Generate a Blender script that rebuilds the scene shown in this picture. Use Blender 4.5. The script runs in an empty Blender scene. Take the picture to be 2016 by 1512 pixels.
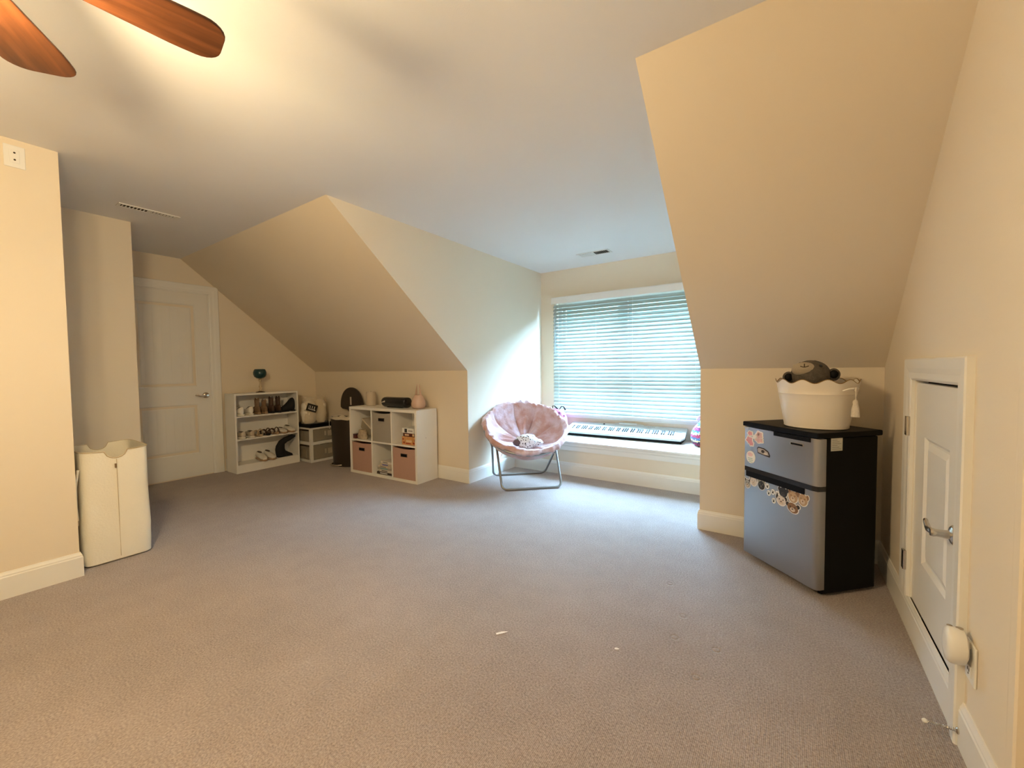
import bpy, math, random
from mathutils import Vector, Matrix, noise
R = math.radians
PI = math.pi
scn = bpy.context.scene
COL = scn.collection

# ------------------------------------------------------------------ camera
cam = bpy.data.cameras.new('camera')
camo = bpy.data.objects.new('camera', cam)
COL.objects.link(camo)
yaw, pitch, roll = 0.5995, 0.03934, -0.01152
fwd = Vector((-math.sin(yaw)*math.cos(pitch), math.cos(yaw)*math.cos(pitch), -math.sin(pitch)))
rt = Vector((math.cos(yaw), math.sin(yaw), 0))
up = rt.cross(fwd)
r2 = rt*math.cos(roll) + up*math.sin(roll)
u2 = -rt*math.sin(roll) + up*math.cos(roll)
M = Matrix((r2, u2, -fwd)).transposed().to_4x4()
M.translation = Vector((0, 0, 1.175))
camo.matrix_world = M
cam.sensor_width = 36
cam.lens = 36*800.3/2016
cam.clip_start = 0.02
scn.camera = camo

# ------------------------------------------------------------------ view and light
scn.view_settings.view_transform = 'Standard'
scn.view_settings.look = 'None'
scn.view_settings.gamma = 1
scn.view_settings.use_curve_mapping = False
scn.view_settings.exposure = 0.16
LAMP_STRENGTH = 292
LAMP_COLOUR = (1.0, 0.765, 0.44, 1)
SKY_STRENGTH = 160.0
world = bpy.data.worlds.new('daylight')
scn.world = world
world.use_nodes = True
wn = world.node_tree
bg = wn.nodes['Background']
bg.inputs['Strength'].default_value = SKY_STRENGTH
tc = wn.nodes.new('ShaderNodeTexCoord')
sep = wn.nodes.new('ShaderNodeSeparateXYZ')
rampw = wn.nodes.new('ShaderNodeValToRGB')
wn.links.new(tc.outputs['Generated'], sep.inputs[0])
wn.links.new(sep.outputs['Z'], rampw.inputs[0])
rampw.color_ramp.elements[0].position = 0.0
rampw.color_ramp.elements[0].color = (0.42, 0.66, 1.0, 1)
rampw.color_ramp.elements[1].position = 0.5
rampw.color_ramp.elements[1].color = (0.42, 0.66, 1.0, 1)
wn.links.new(rampw.outputs[0], bg.inputs['Color'])
pl = bpy.data.lights.new('window_portal', 'AREA')
pl.shape = 'RECTANGLE'; pl.size = 1.9; pl.size_y = 1.6
pl.cycles.is_portal = True
plo = bpy.data.objects.new('window_portal', pl)
plo.location = (-1.61, 4.86, 1.31)
plo.rotation_euler = (R(-90), 0, 0)
COL.objects.link(plo)

# ------------------------------------------------------------------ materials
MATS = {}
def nodemat(name, base, rough=0.6, metal=0.0, var=0.06, vscale=6.0, bump=0.0, bscale=60.0, spec=0.5, **kw):
    if name in MATS: return MATS[name]
    m = bpy.data.materials.new(name); m.use_nodes = True
    nt = m.node_tree; b = nt.nodes['Principled BSDF']
    b.inputs['Roughness'].default_value = rough
    b.inputs['Metallic'].default_value = metal
    b.inputs['Specular IOR Level'].default_value = spec
    t = nt.nodes.new('ShaderNodeTexCoord')
    n = nt.nodes.new('ShaderNodeTexNoise'); n.inputs['Scale'].default_value = vscale
    n.inputs['Detail'].default_value = 3
    nt.links.new(t.outputs['Object'], n.inputs['Vector'])
    mx = nt.nodes.new('ShaderNodeMix'); mx.data_type = 'RGBA'
    lo = [max(0, c*(1-var)) for c in base]; hi = [min(1, c*(1+var)) for c in base]
    mx.inputs['A'].default_value = (*lo, 1); mx.inputs['B'].default_value = (*hi, 1)
    nt.links.new(n.outputs['Fac'], mx.inputs['Factor'])
    nt.links.new(mx.outputs['Result'], b.inputs['Base Color'])
    if bump:
        n2 = nt.nodes.new('ShaderNodeTexNoise'); n2.inputs['Scale'].default_value = bscale
        n2.inputs['Detail'].default_value = 4
        nt.links.new(t.outputs['Object'], n2.inputs['Vector'])
        bp_ = nt.nodes.new('ShaderNodeBump'); bp_.inputs['Strength'].default_value = bump
        bp_.inputs['Distance'].default_value = 0.01
        nt.links.new(n2.outputs['Fac'], bp_.inputs['Height'])
        nt.links.new(bp_.outputs[0], b.inputs['Normal'])
    for k, v in kw.items():
        b.inputs[k.replace('_', ' ')].default_value = v
    MATS[name] = m
    return m

WALL = nodemat('beige_wall_paint', (0.79, 0.695, 0.55), 0.75, var=0.02, vscale=2, bump=0.05, bscale=220, spec=0.25)
CEIL = nodemat('ceiling_paint', (0.87, 0.855, 0.83), 0.9, var=0.015, vscale=2, bump=0.05, bscale=200, spec=0.15)
TRIM = nodemat('white_trim_paint', (0.82, 0.80, 0.74), 0.35, var=0.02, vscale=4)
DOORM = nodemat('white_door_paint', (0.80, 0.77, 0.70), 0.4, var=0.02, vscale=4)
WHITE = nodemat('white_laminate', (0.86, 0.84, 0.79), 0.4, var=0.02)
WPLAST = nodemat('white_plastic', (0.82, 0.81, 0.77), 0.35, var=0.02)
NICKEL = nodemat('satin_nickel', (0.62, 0.58, 0.52), 0.25, 1.0, var=0.04)
STEEL = nodemat('brushed_stainless', (0.40, 0.40, 0.40), 0.38, 1.0, var=0.05, vscale=3)
BLACK = nodemat('black_enamel', (0.004, 0.004, 0.005), 0.5, var=0.1, spec=0.12)
BLACKG = nodemat('black_gloss', (0.01, 0.01, 0.012), 0.18)
DARKV = nodemat('recess_shade', (0.03, 0.02, 0.012), 0.9)  # near-black colour painted for shade inside ducts, socket holes and door gaps
CANVAS = nodemat('cream_canvas', (0.84, 0.79, 0.66), 0.85, var=0.04, vscale=8, bump=0.15, bscale=90)
BROWNP = nodemat('dark_brown_plastic', (0.030, 0.020, 0.013), 0.42, var=0.1)
TUBE = nodemat('grey_metal_tube', (0.33, 0.34, 0.33), 0.32, 0.85, var=0.05)

def carpet():
    m = bpy.data.materials.new('ribbed_brown_carpet'); m.use_nodes = True
    nt = m.node_tree; b = nt.nodes['Principled BSDF']; b.inputs['Roughness'].default_value = 1.0
    b.inputs['Specular IOR Level'].default_value = 0.1
    b.inputs['Sheen Weight'].default_value = 0.25
    b.inputs['Sheen Roughness'].default_value = 0.5
    t = nt.nodes.new('ShaderNodeTexCoord')
    def nz(s, d=3):
        n = nt.nodes.new('ShaderNodeTexNoise'); n.inputs['Scale'].default_value = s; n.inputs['Detail'].default_value = d
        nt.links.new(t.outputs['Object'], n.inputs['Vector']); return n
    fine = nz(150, 4); mid = nz(9, 4); big = nz(1.3, 2)
    w = nt.nodes.new('ShaderNodeTexWave'); w.inputs['Scale'].default_value = 60
    w.inputs['Distortion'].default_value = 1.2; w.inputs['Detail'].default_value = 2; w.inputs['Detail Scale'].default_value = 4
    w.bands_direction = 'X'
    nt.links.new(t.outputs['Object'], w.inputs['Vector'])
    def math_(op, a, bb):
        n = nt.nodes.new('ShaderNodeMath'); n.operation = op
        for i, v in enumerate((a, bb)):
            if isinstance(v, (int, float)): n.inputs[i].default_value = v
            else: nt.links.new(v, n.inputs[i])
        return n.outputs[0]
    s = math_('MULTIPLY', fine.outputs['Fac'], 0.75)
    s = math_('ADD', s, math_('MULTIPLY', mid.outputs['Fac'], 0.10))
    s = math_('ADD', s, math_('MULTIPLY', big.outputs['Fac'], 0.18))
    s = math_('ADD', s, math_('MULTIPLY', w.outputs['Fac'], 0.10))
    rp = nt.nodes.new('ShaderNodeValToRGB')
    e = rp.color_ramp.elements
    e[0].position = 0.38; e[0].color = (0.21, 0.165, 0.145, 1)
    e[1].position = 0.82; e[1].color = (0.54, 0.455, 0.41, 1)
    nt.links.new(s, rp.inputs[0]); nt.links.new(rp.outputs[0], b.inputs['Base Color'])
    # ring dents left by furniture feet
    h = math_('ADD', math_('MULTIPLY', fine.outputs['Fac'], 0.6), math_('MULTIPLY', w.outputs['Fac'], 0.25))
    for (cx, cy) in ((-0.399, 1.988), (-0.398, 1.808), (-0.236, 1.819), (-0.278, 1.613), (-0.52, 2.25)):
        d = nt.nodes.new('ShaderNodeVectorMath'); d.operation = 'DISTANCE'
        nt.links.new(t.outputs['Object'], d.inputs[0]); d.inputs[1].default_value = (cx, cy, 0)
        k = math_('ABSOLUTE', math_('SUBTRACT', d.outputs['Value'], 0.014), 0)
        k = math_('MAXIMUM', math_('SUBTRACT', 0.007, k), 0)
        h = math_('SUBTRACT', h, math_('MULTIPLY', k, 220))
    bp_ = nt.nodes.new('ShaderNodeBump'); bp_.inputs['Strength'].default_value = 0.7; bp_.inputs['Distance'].default_value = 0.006
    nt.links.new(h, bp_.inputs['Height']); nt.links.new(bp_.outputs[0], b.inputs['Normal'])
    return m
CARPET = carpet()

def wood():
    m = bpy.data.materials.new('reddish_wood'); m.use_nodes = True
    nt = m.node_tree; b = nt.nodes['Principled BSDF']; b.inputs['Roughness'].default_value = 0.35
    t = nt.nodes.new('ShaderNodeTexCoord'); mp = nt.nodes.new('ShaderNodeMapping')
    mp.inputs['Scale'].default_value = (2.0, 26, 26)
    n = nt.nodes.new('ShaderNodeTexNoise'); n.inputs['Scale'].default_value = 2.2; n.inputs['Detail'].default_value = 6
    rp = nt.nodes.new('ShaderNodeValToRGB'); e = rp.color_ramp.elements
    e[0].position = 0.3; e[0].color = (0.032, 0.009, 0.002, 1); e[1].position = 0.75; e[1].color = (0.105, 0.034, 0.010, 1)
    nt.links.new(t.outputs['Object'], mp.inputs[0]); nt.links.new(mp.outputs[0], n.inputs['Vector'])
    nt.links.new(n.outputs['Fac'], rp.inputs[0]); nt.links.new(rp.outputs[0], b.inputs['Base Color'])
    return m
WOOD = wood()

def emitter(name, col, s):
    m = bpy.data.materials.new(name); m.use_nodes = True
    nt = m.node_tree; nt.nodes.remove(nt.nodes['Principled BSDF'])
    e = nt.nodes.new('ShaderNodeEmission'); e.inputs[0].default_value = col; e.inputs[1].default_value = s
    nt.links.new(e.outputs[0], nt.nodes['Material Output'].inputs[0])
    return m

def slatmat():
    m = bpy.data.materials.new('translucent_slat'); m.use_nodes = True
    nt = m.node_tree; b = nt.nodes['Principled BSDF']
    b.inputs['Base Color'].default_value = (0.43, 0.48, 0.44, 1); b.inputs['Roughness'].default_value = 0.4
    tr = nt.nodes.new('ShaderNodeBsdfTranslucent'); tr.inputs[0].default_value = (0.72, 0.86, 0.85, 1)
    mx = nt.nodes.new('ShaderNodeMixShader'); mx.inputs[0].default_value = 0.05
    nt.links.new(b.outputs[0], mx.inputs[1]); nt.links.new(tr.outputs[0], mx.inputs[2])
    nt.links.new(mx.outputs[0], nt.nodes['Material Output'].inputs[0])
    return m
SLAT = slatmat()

def glassmat(name, tint, alpha=0.0, rough=0.05):
    m = bpy.data.materials.new(name); m.use_nodes = True
    nt = m.node_tree; b = nt.nodes['Principled BSDF']
    b.inputs['Base Color'].default_value = (*tint, 1); b.inputs['Roughness'].default_value = rough
    tr = nt.nodes.new('ShaderNodeBsdfTransparent'); tr.inputs[0].default_value = (*tint, 1)
    mx = nt.nodes.new('ShaderNodeMixShader'); mx.inputs[0].default_value = alpha
    nt.links.new(tr.outputs[0], mx.inputs[1]); nt.links.new(b.outputs[0], mx.inputs[2])
    nt.links.new(mx.outputs[0], nt.nodes['Material Output'].inputs[0])
    return m
PANE = glassmat('window_glass', (0.93, 0.98, 0.97), 0.06)
CLEAR = glassmat('clear_plastic', (0.80, 0.74, 0.62), 0.28, 0.25)
BAGP = glassmat('clear_bag_plastic', (0.92, 0.88, 0.80), 0.22, 0.2)

# ------------------------------------------------------------------ mesh helpers
class MB:
    def __init__(s): s.v = []; s.f = []; s.m = []; s.mi = 0; s.T = Matrix()
    def add(s, vs, fs):
        o = len(s.v)
        s.v += [s.T @ Vector(p) for p in vs]
        s.f += [tuple(i+o for i in f) for f in fs]; s.m += [s.mi]*len(fs)
        return s
    def box(s, a, b, rz=0, T=None):
        x0, y0, z0 = a; x1, y1, z1 = b
        vs = [(x0,y0,z0),(x1,y0,z0),(x1,y1,z0),(x0,y1,z0),(x0,y0,z1),(x1,y0,z1),(x1,y1,z1),(x0,y1,z1)]
        if T is not None: vs = [T @ Vector(p) for p in vs]
        return s.add(vs, [(0,3,2,1),(4,5,6,7),(0,1,5,4),(1,2,6,5),(2,3,7,6),(3,0,4,7)])
    def prism(s, poly, off):
        n = len(poly); off = Vector(off)
        vs = [Vector(p) for p in poly] + [Vector(p)+off for p in poly]
        fs = [tuple(range(n))[::-1], tuple(range(n, 2*n))]
        fs += [(i, (i+1) % n, n+(i+1) % n, n+i) for i in range(n)]
        return s.add(vs, fs)
    def loft(s, rings, cap=True, closed=False):
        n = len(rings[0]); k = len(rings); vs = [p for r in rings for p in r]; fs = []
        for j in range(k if closed else k-1):
            j2 = (j+1) % k
            for i in range(n):
                i2 = (i+1) % n
                fs.append((j*n+i, j*n+i2, j2*n+i2, j2*n+i))
        if cap and not closed:
            fs.append(tuple(range(n))[::-1]); fs.append(tuple((k-1)*n+i for i in range(n)))
        return s.add(vs, fs)
    def lathe(s, prof, n=24, c=(0,0,0), sx=1, sy=1, cap=True):
        rings = [[(c[0]+r*sx*math.cos(2*PI*i/n), c[1]+r*sy*math.sin(2*PI*i/n), c[2]+z) for i in range(n)] for r, z in prof]
        return s.loft(rings, cap)
    def tube(s, pts, r, n=8, closed=False):
        pts = [Vector(p) for p in pts]; rings = []; k = len(pts)
        rr = r if isinstance(r, (list, tuple)) else [r]*k
        prev = None
        for i, p in enumerate(pts):
            a = pts[(i-1) % k] if (i > 0 or closed) else p
            b = pts[(i+1) % k] if (i < k-1 or closed) else p
            t = (b-a).normalized()
            if prev is None: u = t.orthogonal().normalized()
            else: u = (prev - t*prev.dot(t)).normalized()
            prev = u; w = t.cross(u)
            rings.append([p + (u*math.cos(2*PI*j/n)+w*math.sin(2*PI*j/n))*rr[i] for j in range(n)])
        return s.loft(rings, True, closed)
    def ball(s, c, r, n=16, m=10, sc=(1,1,1), fn=None):
        rings = []
        for j in range(m+1):
            th = PI*(0.02+0.96*j/m)
            ring = []
            for i in range(n):
                ph = 2*PI*i/n
                d = Vector((math.sin(th)*math.cos(ph), math.sin(th)*math.sin(ph), -math.cos(th)))
                k = fn(d) if fn else 1
                ring.append((c[0]+d.x*r*sc[0]*k, c[1]+d.y*r*sc[1]*k, c[2]+d.z*r*sc[2]*k))
            rings.append(ring)
        return s.loft(rings)
    def build(s, name, mat, parent=None, smooth=False, bevel=0, seg=2, sub=0):
        me = bpy.data.meshes.new(name); me.from_pydata([tuple(p) for p in s.v], [], s.f)
        for m in (mat if isinstance(mat, (list, tuple)) else [mat]): me.materials.append(m)
        if isinstance(mat, (list, tuple)): me.polygons.foreach_set('material_index', s.m)
        import bmesh
        b = bmesh.new(); b.from_mesh(me); bmesh.ops.recalc_face_normals(b, faces=b.faces); b.to_mesh(me); b.free()
        if smooth:
            me.polygons.foreach_set('use_smooth', [True]*len(me.polygons))
            try: me.set_sharp_from_angle(angle=R(50))
            except Exception: pass
        o = bpy.data.objects.new(name, me); COL.objects.link(o)
        if parent: o.parent = parent
        if bevel:
            md = o.modifiers.new('bevel', 'BEVEL'); md.width = bevel; md.segments = seg; md.limit_method = 'ANGLE'
        if sub:
            md = o.modifiers.new('sub', 'SUBSURF'); md.levels = sub; md.render_levels = sub
        return o

def tag(o, label=None, cat=None, group=None, kind=None):
    if label: o['label'] = label
    if cat: o['category'] = cat
    if group: o['group'] = group
    if kind: o['kind'] = kind
    return o
def thing(name, label, cat, loc=(0,0,0), rz=0, group=None):
    o = bpy.data.objects.new(name, None); COL.objects.link(o); o.empty_display_size = 0.05
    o.location = loc; o.rotation_euler = (0, 0, rz)
    return tag(o, label, cat, group)
def struct(o): o['kind'] = 'structure'; return o
def dup(root, loc, rz, label=None):
    r = root.copy(); COL.objects.link(r); r.location = loc; r.rotation_euler = (0, 0, rz)
    if label: r['label'] = label
    for ch in list(root.children):
        c = ch.copy(); COL.objects.link(c); c.parent = r
        for g in list(ch.children):
            d = g.copy(); COL.objects.link(d); d.parent = c
    return r

# ------------------------------------------------------------------ room constants (metres)
H, K = 2.403, 1.154
XL, XD1, XD2, XR = -5.485, -2.697, -0.524, 0.4525
YK, YS, YW, YB = 3.148, 1.664, 4.644, 3.982
XO, YO, XG, YG = -3.377, 0.491, -4.465, 1.035
YBACK, t = -2.6, 0.12

m = MB(); m.box((XL-0.3, YBACK-0.3, -0.1), (1.2, YW+0.3, 0)); struct(m.build('floor', CARPET))
m = MB()
m.box((XL-0.2, YBACK-0.2, H), (XR+0.2, YS, H+t)); m.box((XD1-t, YS, H), (XD2+t, YW+t, H+t))
struct(m.build('ceiling', CEIL))
def wall(name, polys, mat=WALL):
    m = MB()
    for poly, off in polys: m.prism(poly, off)
    return struct(m.build(name, mat))
wall('wall_slope_left', [([(XL,YS,H),(XD1-0.06,YS,H),(XD1-0.06,YK,K),(XL,YK,K)], (0, t*0.84, t*1.0))])
wall('wall_slope_right', [([(XD2+0.06,YS,H),(XR,YS,H),(XR,YK,K),(XD2+0.06,YK,K)], (0, t*0.84, t*1.0))])
wall('wall_knee_left', [([(XL,YK,0),(XD1-0.06,YK,0),(XD1-0.06,YK,K),(XL,YK,K)], (0,t,0))])
wall('wall_knee_right', [([(XD2+0.06,YK,0),(XR,YK,0),(XR,YK,K),(XD2+0.06,YK,K)], (0,t,0))])
ck = lambda x: [(x,YK,0),(x,YW,0),(x,YW,H),(x,YS,H),(x,YK,K)]
wall('wall_dormer_left', [(ck(XD1), (-0.06,0,0))])
wall('wall_dormer_right', [(ck(XD2), (0.06,0,0))])
wx0, wx1, wz0, wz1 = -2.47, -0.75, 0.60, 2.005
wall('wall_window', [([(XD1-t,YW,0),(XD2+t,YW,0),(XD2+t,YW,wz0),(XD1-t,YW,wz0)], (0,t,0)),
    ([(XD1-t,YW,wz1),(XD2+t,YW,wz1),(XD2+t,YW,H),(XD1-t,YW,H)], (0,t,0)),
    ([(XD1-t,YW,wz0),(wx0,YW,wz0),(wx0,YW,wz1),(XD1-t,YW,wz1)], (0,t,0)),
    ([(wx1,YW,wz0),(XD2+t,YW,wz0),(XD2+t,YW,wz1),(wx1,YW,wz1)], (0,t,0))])
wall('wall_left', [([(XL,YG,0),(XL,YK+t,0),(XL,YK+t,K+0.1),(XL,YS,H),(XL,YG,H)], (-t,0,0))])
wall('wall_hall', [([(XG,YO,0),(XG,YG,0),(XG,YG,H),(XG,YO,H)], (-t,0,0)),
                   ([(XL,YG,0),(XG-t,YG,0),(XG-t,YG,H),(XL,YG,H)], (0,-t,0))])
wall('wall_outlet', [([(XO,YBACK,0),(XO,YO,0),(XO,YO,H),(XO,YBACK,H)], (-t,0,0)),
                     ([(XO-t,YO,0),(XG-t,YO,0),(XG-t,YO,H),(XO-t,YO,H)], (0,-t,0))])
wall('wall_back', [([(XO-t,YBACK,0),(XR+t,YBACK,0),(XR+t,YBACK,H),(XO-t,YBACK,H)], (0,-t,0))])
ay0, ay1, az1 = 1.85, 2.45, 1.105
wall('wall_right', [([(XR,ay1,0),(XR,YK+t,0),(XR,YK+t,K-0.1),(XR,YK,K),(XR,ay1,K+(YK-ay1)*(H-K)/(YK-YS))], (t,0,0)),
    ([(XR,ay0,az1),(XR,ay1,az1),(XR,ay1,K+(YK-ay1)*(H-K)/(YK-YS)),(XR,YS,H),(XR,ay0,H)][:3]+[(XR,ay1,K+(YK-ay1)*(H-K)/(YK-YS)),(XR,ay0,K+(YK-ay0)*(H-K)/(YK-YS))], (t,0,0)),
    ([(XR,YBACK,0),(XR,ay0,0),(XR,ay0,K+(YK-ay0)*(H-K)/(YK-YS)),(XR,YS,H),(XR,YBACK,H)], (t,0,0))])

# ------------------------------------------------------------------ baseboards
BP = [(0,0),(0.013,0),(0.013,0.112),(0.0105,0.118),(0.0105,0.124),(0.006,0.134),(0.004,0.140),(0,0.140)]
def baseboard(name, pts, side=1, label=None):
    """pts: floor polyline on the wall face; profile grows to the left of travel * side"""
    pts = [Vector((p[0], p[1], 0)) for p in pts]; rings = []
    for i, p in enumerate(pts):
        d1 = (p-pts[i-1]).normalized() if i else None
        d2 = (pts[i+1]-p).normalized() if i < len(pts)-1 else None
        n1 = Vector((-d1.y, d1.x, 0))*side if d1 else None
        n2 = Vector((-d2.y, d2.x, 0))*side if d2 else None
        if n1 and n2: n = (n1+n2); n = n/(n.dot(n1))
        else: n = n1 or n2
        rings.append([p+n*a+Vector((0,0,b)) for a, b in BP])
    m = MB(); m.loft(rings); return struct(m.build(name, TRIM))
baseboard('baseboard_knee_left', [(XL,2.02),(XL,YK),(XD1,YK),(XD1,YB)], -1)
baseboard('baseboard_bench', [(XD1,YB),(XD2,YB)], -1)
baseboard('baseboard_knee_right', [(XD2,YB),(XD2,YK),(XR,YK),(XR,1.76+0.09)], -1)
baseboard('baseboard_right', [(XR,1.76),(XR,1.47)], -1)
baseboard('baseboard_outlet', [(XO,YBACK),(XO,YO),(XG,YO),(XG,YG-0.01)], -1)
baseboard('baseboard_back', [(XO,YBACK),(XR,YBACK)], 1)

# ------------------------------------------------------------------ window, blind, seat
win = struct(bpy.data.objects.new('window_1', None)); COL.objects.link(win); win.location = (0,0,0)
def frame(m, x0, x1, z0, z1, y0, y1, w):
    m.box((x0,y0,z0),(x0+w,y1,z1)); m.box((x1-w,y0,z0),(x1,y1,z1))
    m.box((x0+w,y0,z0),(x1-w,y1,z0+w)); m.box((x0+w,y0,z1-w),(x1-w,y1,z1))
m = MB(); frame(m, wx0, wx1, wz0, wz1, YW+0.055, YW+0.115, 0.045)
xm = (wx0+wx1)/2
m.box((xm-0.045, YW+0.055, wz0+0.045), (xm+0.045, YW+0.115, wz1-0.045))
m.build('window_frame', TRIM, win, bevel=0.002)
zm = 1.27
for (a, b) in ((wx0+0.045, xm-0.045), (xm+0.045, wx1-0.045)):
    m = MB(); frame(m, a, b, wz0+0.045, zm+0.02, YW+0.06, YW+0.085, 0.04); m.build('sash', TRIM, win)
    m = MB(); m.box((a+0.04, YW+0.071, wz0+0.085), (b-0.04, YW+0.075, zm-0.02)); m.build('pane', PANE, win)
    m = MB(); frame(m, a, b, zm-0.02, wz1-0.045, YW+0.087, YW+0.112, 0.04); m.build('sash', TRIM, win)
    m = MB(); m.box((a+0.04, YW+0.098, zm+0.02), (b-0.04, YW+0.102, wz1-0.085)); m.build('pane', PANE, win)
m = MB(); m.box((wx0-0.03, YW-0.012, wz0-0.055), (wx1+0.03, YW, wz0)); m.box((wx0-0.03, YW-0.03, wz0), (wx1+0.03, YW+0.055, wz0+0.012))
m.build('window_stool', TRIM, win, bevel=0.003)

bl = thing('window_blind', 'white two-inch slat blind lowered and closed over the dormer window', 'blind', (-1.61, YW-0.038, 2.05))
m = MB(); m.box((-0.905,-0.028,-0.075),(0.905,-0.018,0.0)); m.box((-0.905,-0.028,-0.0),(0.905,0.036,0.008)); m.build('valance', WPLAST, bl, bevel=0.003)
m = MB(); m.box((-0.885,-0.012,-0.05),(0.885,0.034,0.0)); m.build('headrail', WPLAST, bl)
NS, z_top, z_bot = 31, -0.085, -1.445
dz = (z_top-z_bot)/NS
tilt = R(54)
sm = MB(); ring = []
for sx in (-0.885, 0.885):
    rr = []
    for k in range(5):
        u = -0.0255+0.051*k/4; c = 0.0025*(1-(u/0.0255)**2)
        rr.append((sx, u, c+0.0013))
    for k in range(4, -1, -1):
        u = -0.0255+0.051*k/4; c = 0.0025*(1-(u/0.0255)**2)
        rr.append((sx, u, c-0.0013))
    ring.append(rr)
sm.T = Matrix.Rotation(tilt, 4, 'X')
sm.loft(ring)
s0 = None
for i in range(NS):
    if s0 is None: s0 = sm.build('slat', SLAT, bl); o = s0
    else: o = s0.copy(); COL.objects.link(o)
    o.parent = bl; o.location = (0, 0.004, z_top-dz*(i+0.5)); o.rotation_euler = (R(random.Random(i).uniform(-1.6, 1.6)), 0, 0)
m = MB(); m.box((-0.885,-0.022,z_bot-0.028),(0.885,0.026,z_bot-0.004)); m.build('bottom_rail', WPLAST, bl, bevel=0.004)
for x in (-0.80, -0.30, 0.14, 0.80):
    m = MB()
    m.tube([(x,-0.026,-0.07),(x,-0.026,z_bot)], 0.0011, 4); m.tube([(x,0.030,-0.07),(x,0.030,z_bot)], 0.0011, 4)
    m.build('ladder_cord', WPLAST, bl)
m = MB(); m.tube([(-0.845,-0.040,-0.08),(-0.845,-0.044,-0.70)], 0.0042, 6); m.build('tilt_wand', nodemat('wand_grey',(0.35,0.40,0.40),0.3), bl)
m = MB(); m.tube([(0.81,-0.038,-0.08),(0.81,-0.04,-0.62)], 0.0012, 4); m.lathe([(0.003,0.012),(0.008,-0.02),(0.006,-0.03)], 8, (0.81,-0.04,-0.62)); m.build('pull_cord', WPLAST, bl)

# foliage outside, shaped to screen the low bright sky behind the blind's gaps
FOL = nodemat('dark_foliage', (0.018, 0.032, 0.024), 0.9, var=0.5, vscale=3)
struct(MB().box((-45,5.2,-3.6),(45,40,-3.5)).build('ground', nodemat('lawn',(0.016,0.026,0.02),0.95,var=0.4,vscale=2)))
m = MB()
rnd = random.Random(7)
for i in range(46):
    x = -30+60*i/45+rnd.uniform(-.6,.6); y = 17+rnd.uniform(-1.2,1.2)+abs(x)*0.05
    zt_ = 6.2+rnd.uniform(-1.0,0.8)
    zc_ = -3.5
    while zc_ < zt_:
        r_ = rnd.uniform(1.5,2.0); ph_ = rnd.uniform(0,9)
        m.ball((x+rnd.uniform(-.4,.4), y+rnd.uniform(-.5,.5), zc_), r_, 12, 8, (1,1,1), fn=lambda d: 1+0.22*noise.noise(d*2.5+Vector((ph_,0,0))))
        zc_ += 1.7
tag(m.build('sky_screen_foliage', FOL), 'dense dark green foliage outside, shaped to screen the low sky behind the window blind', 'foliage', kind='stuff')

seat = thing('window_bench', 'built-in white-topped bench under the window, filling the dormer', 'bench', ((XD1+XD2)/2, YB, 0))
hw = (XD2-XD1)/2
m = MB(); m.box((-hw,0,0.0),(hw,0.03,0.35)); m.build('front_panel', WALL, seat)
m = MB(); m.box((-hw,-0.030,0.352),(hw,YW-YB,0.376)); m.build('bench_top', TRIM, seat, bevel=0.006)
m = MB(); m.prism([(-hw,0,0.272),(-hw,-0.012,0.272),(-hw,-0.012,0.318),(-hw,-0.02,0.325),(-hw,-0.02,0.345),(-hw,-0.024,0.352),(-hw,0,0.352)], (2*hw,0,0)); m.build('apron', TRIM, seat)

# ------------------------------------------------------------------ panel doors
def lever(parent, p, nrm, along, mirror=1):
    """lever handle at p: nrm = out of the door, along = direction the lever points"""
    n = Vector(nrm); a = Vector(along); u = Vector((0,0,1)); p = Vector(p)
    T = Matrix((a, u, n)).transposed().to_4x4(); T.translation = p
    m = MB(); m.T = T
    m.lathe([(0.033,0.0),(0.033,0.006),(0.026,0.012),(0.014,0.016),(0.012,0.045),(0.014,0.052),(0.012,0.060)], 24)
    m.tube([(0,0,0.048),(0.02,-0.001,0.052),(0.045,-0.006,0.053),(0.07,-0.004,0.052),(0.09,0.006,0.052),(0.105,0.010,0.050),(0.112,0.004,0.046)],
           [0.010,0.0105,0.0095,0.0085,0.0075,0.0065,0.004], 10)
    return m.build('door_handle', NICKEL, parent, smooth=True)
def panel_slab(m, w, h, th, panels, T):
    """door slab in local x (width) z (height), face at y=0, body to y=th; raised panels in recessed frames"""
    m.T = T
    xs = sorted({0, w, *[p[0] for p in panels], *[p[2] for p in panels]})
    m.box((0, 0.012, 0), (w, th, h))
    zs = [0] + sorted({z for p in panels for z in (p[1], p[3])}) + [h]
    x0, x1 = panels[0][0], panels[0][2]
    m.box((0,0,0),(x0,0.012,h)); m.box((x1,0,0),(w,0.012,h))
    for a, b in zip(zs[::2], zs[1::2]): m.box((x0,0,a),(x1,0.012,b))
    for (a, c, b, d) in panels:
        for (ins0, y0, ins1, y1) in ((0, 0.0, 0.014, 0.010), (0.014, 0.010, 0.022, 0.010), (0.022, 0.010, 0.045, 0.002)):
            o = [(a+ins0,y0,c+ins0),(b-ins0,y0,c+ins0),(b-ins0,y0,d-ins0),(a+ins0,y0,d-ins0)]
            i_ = [(a+ins1,y1,c+ins1),(b-ins1,y1,c+ins1),(b-ins1,y1,d-ins1),(a+ins1,y1,d-ins1)]
            m.add(o+i_, [(k,(k+1)%4,4+(k+1)%4,4+k) for k in range(4)])
        m.add([(a+.045,.002,c+.045),(b-.045,.002,c+.045),(b-.045,.002,d-.045),(a+.045,.002,d-.045)], [(0,1,2,3)])
d1 = struct(bpy.data.objects.new('door_1', None)); COL.objects.link(d1); d1.location = (XL, 1.51, 0)
T = Matrix.Translation((0.006, -0.38, 0)) @ Matrix.Rotation(R(90), 4, 'Z')
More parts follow.
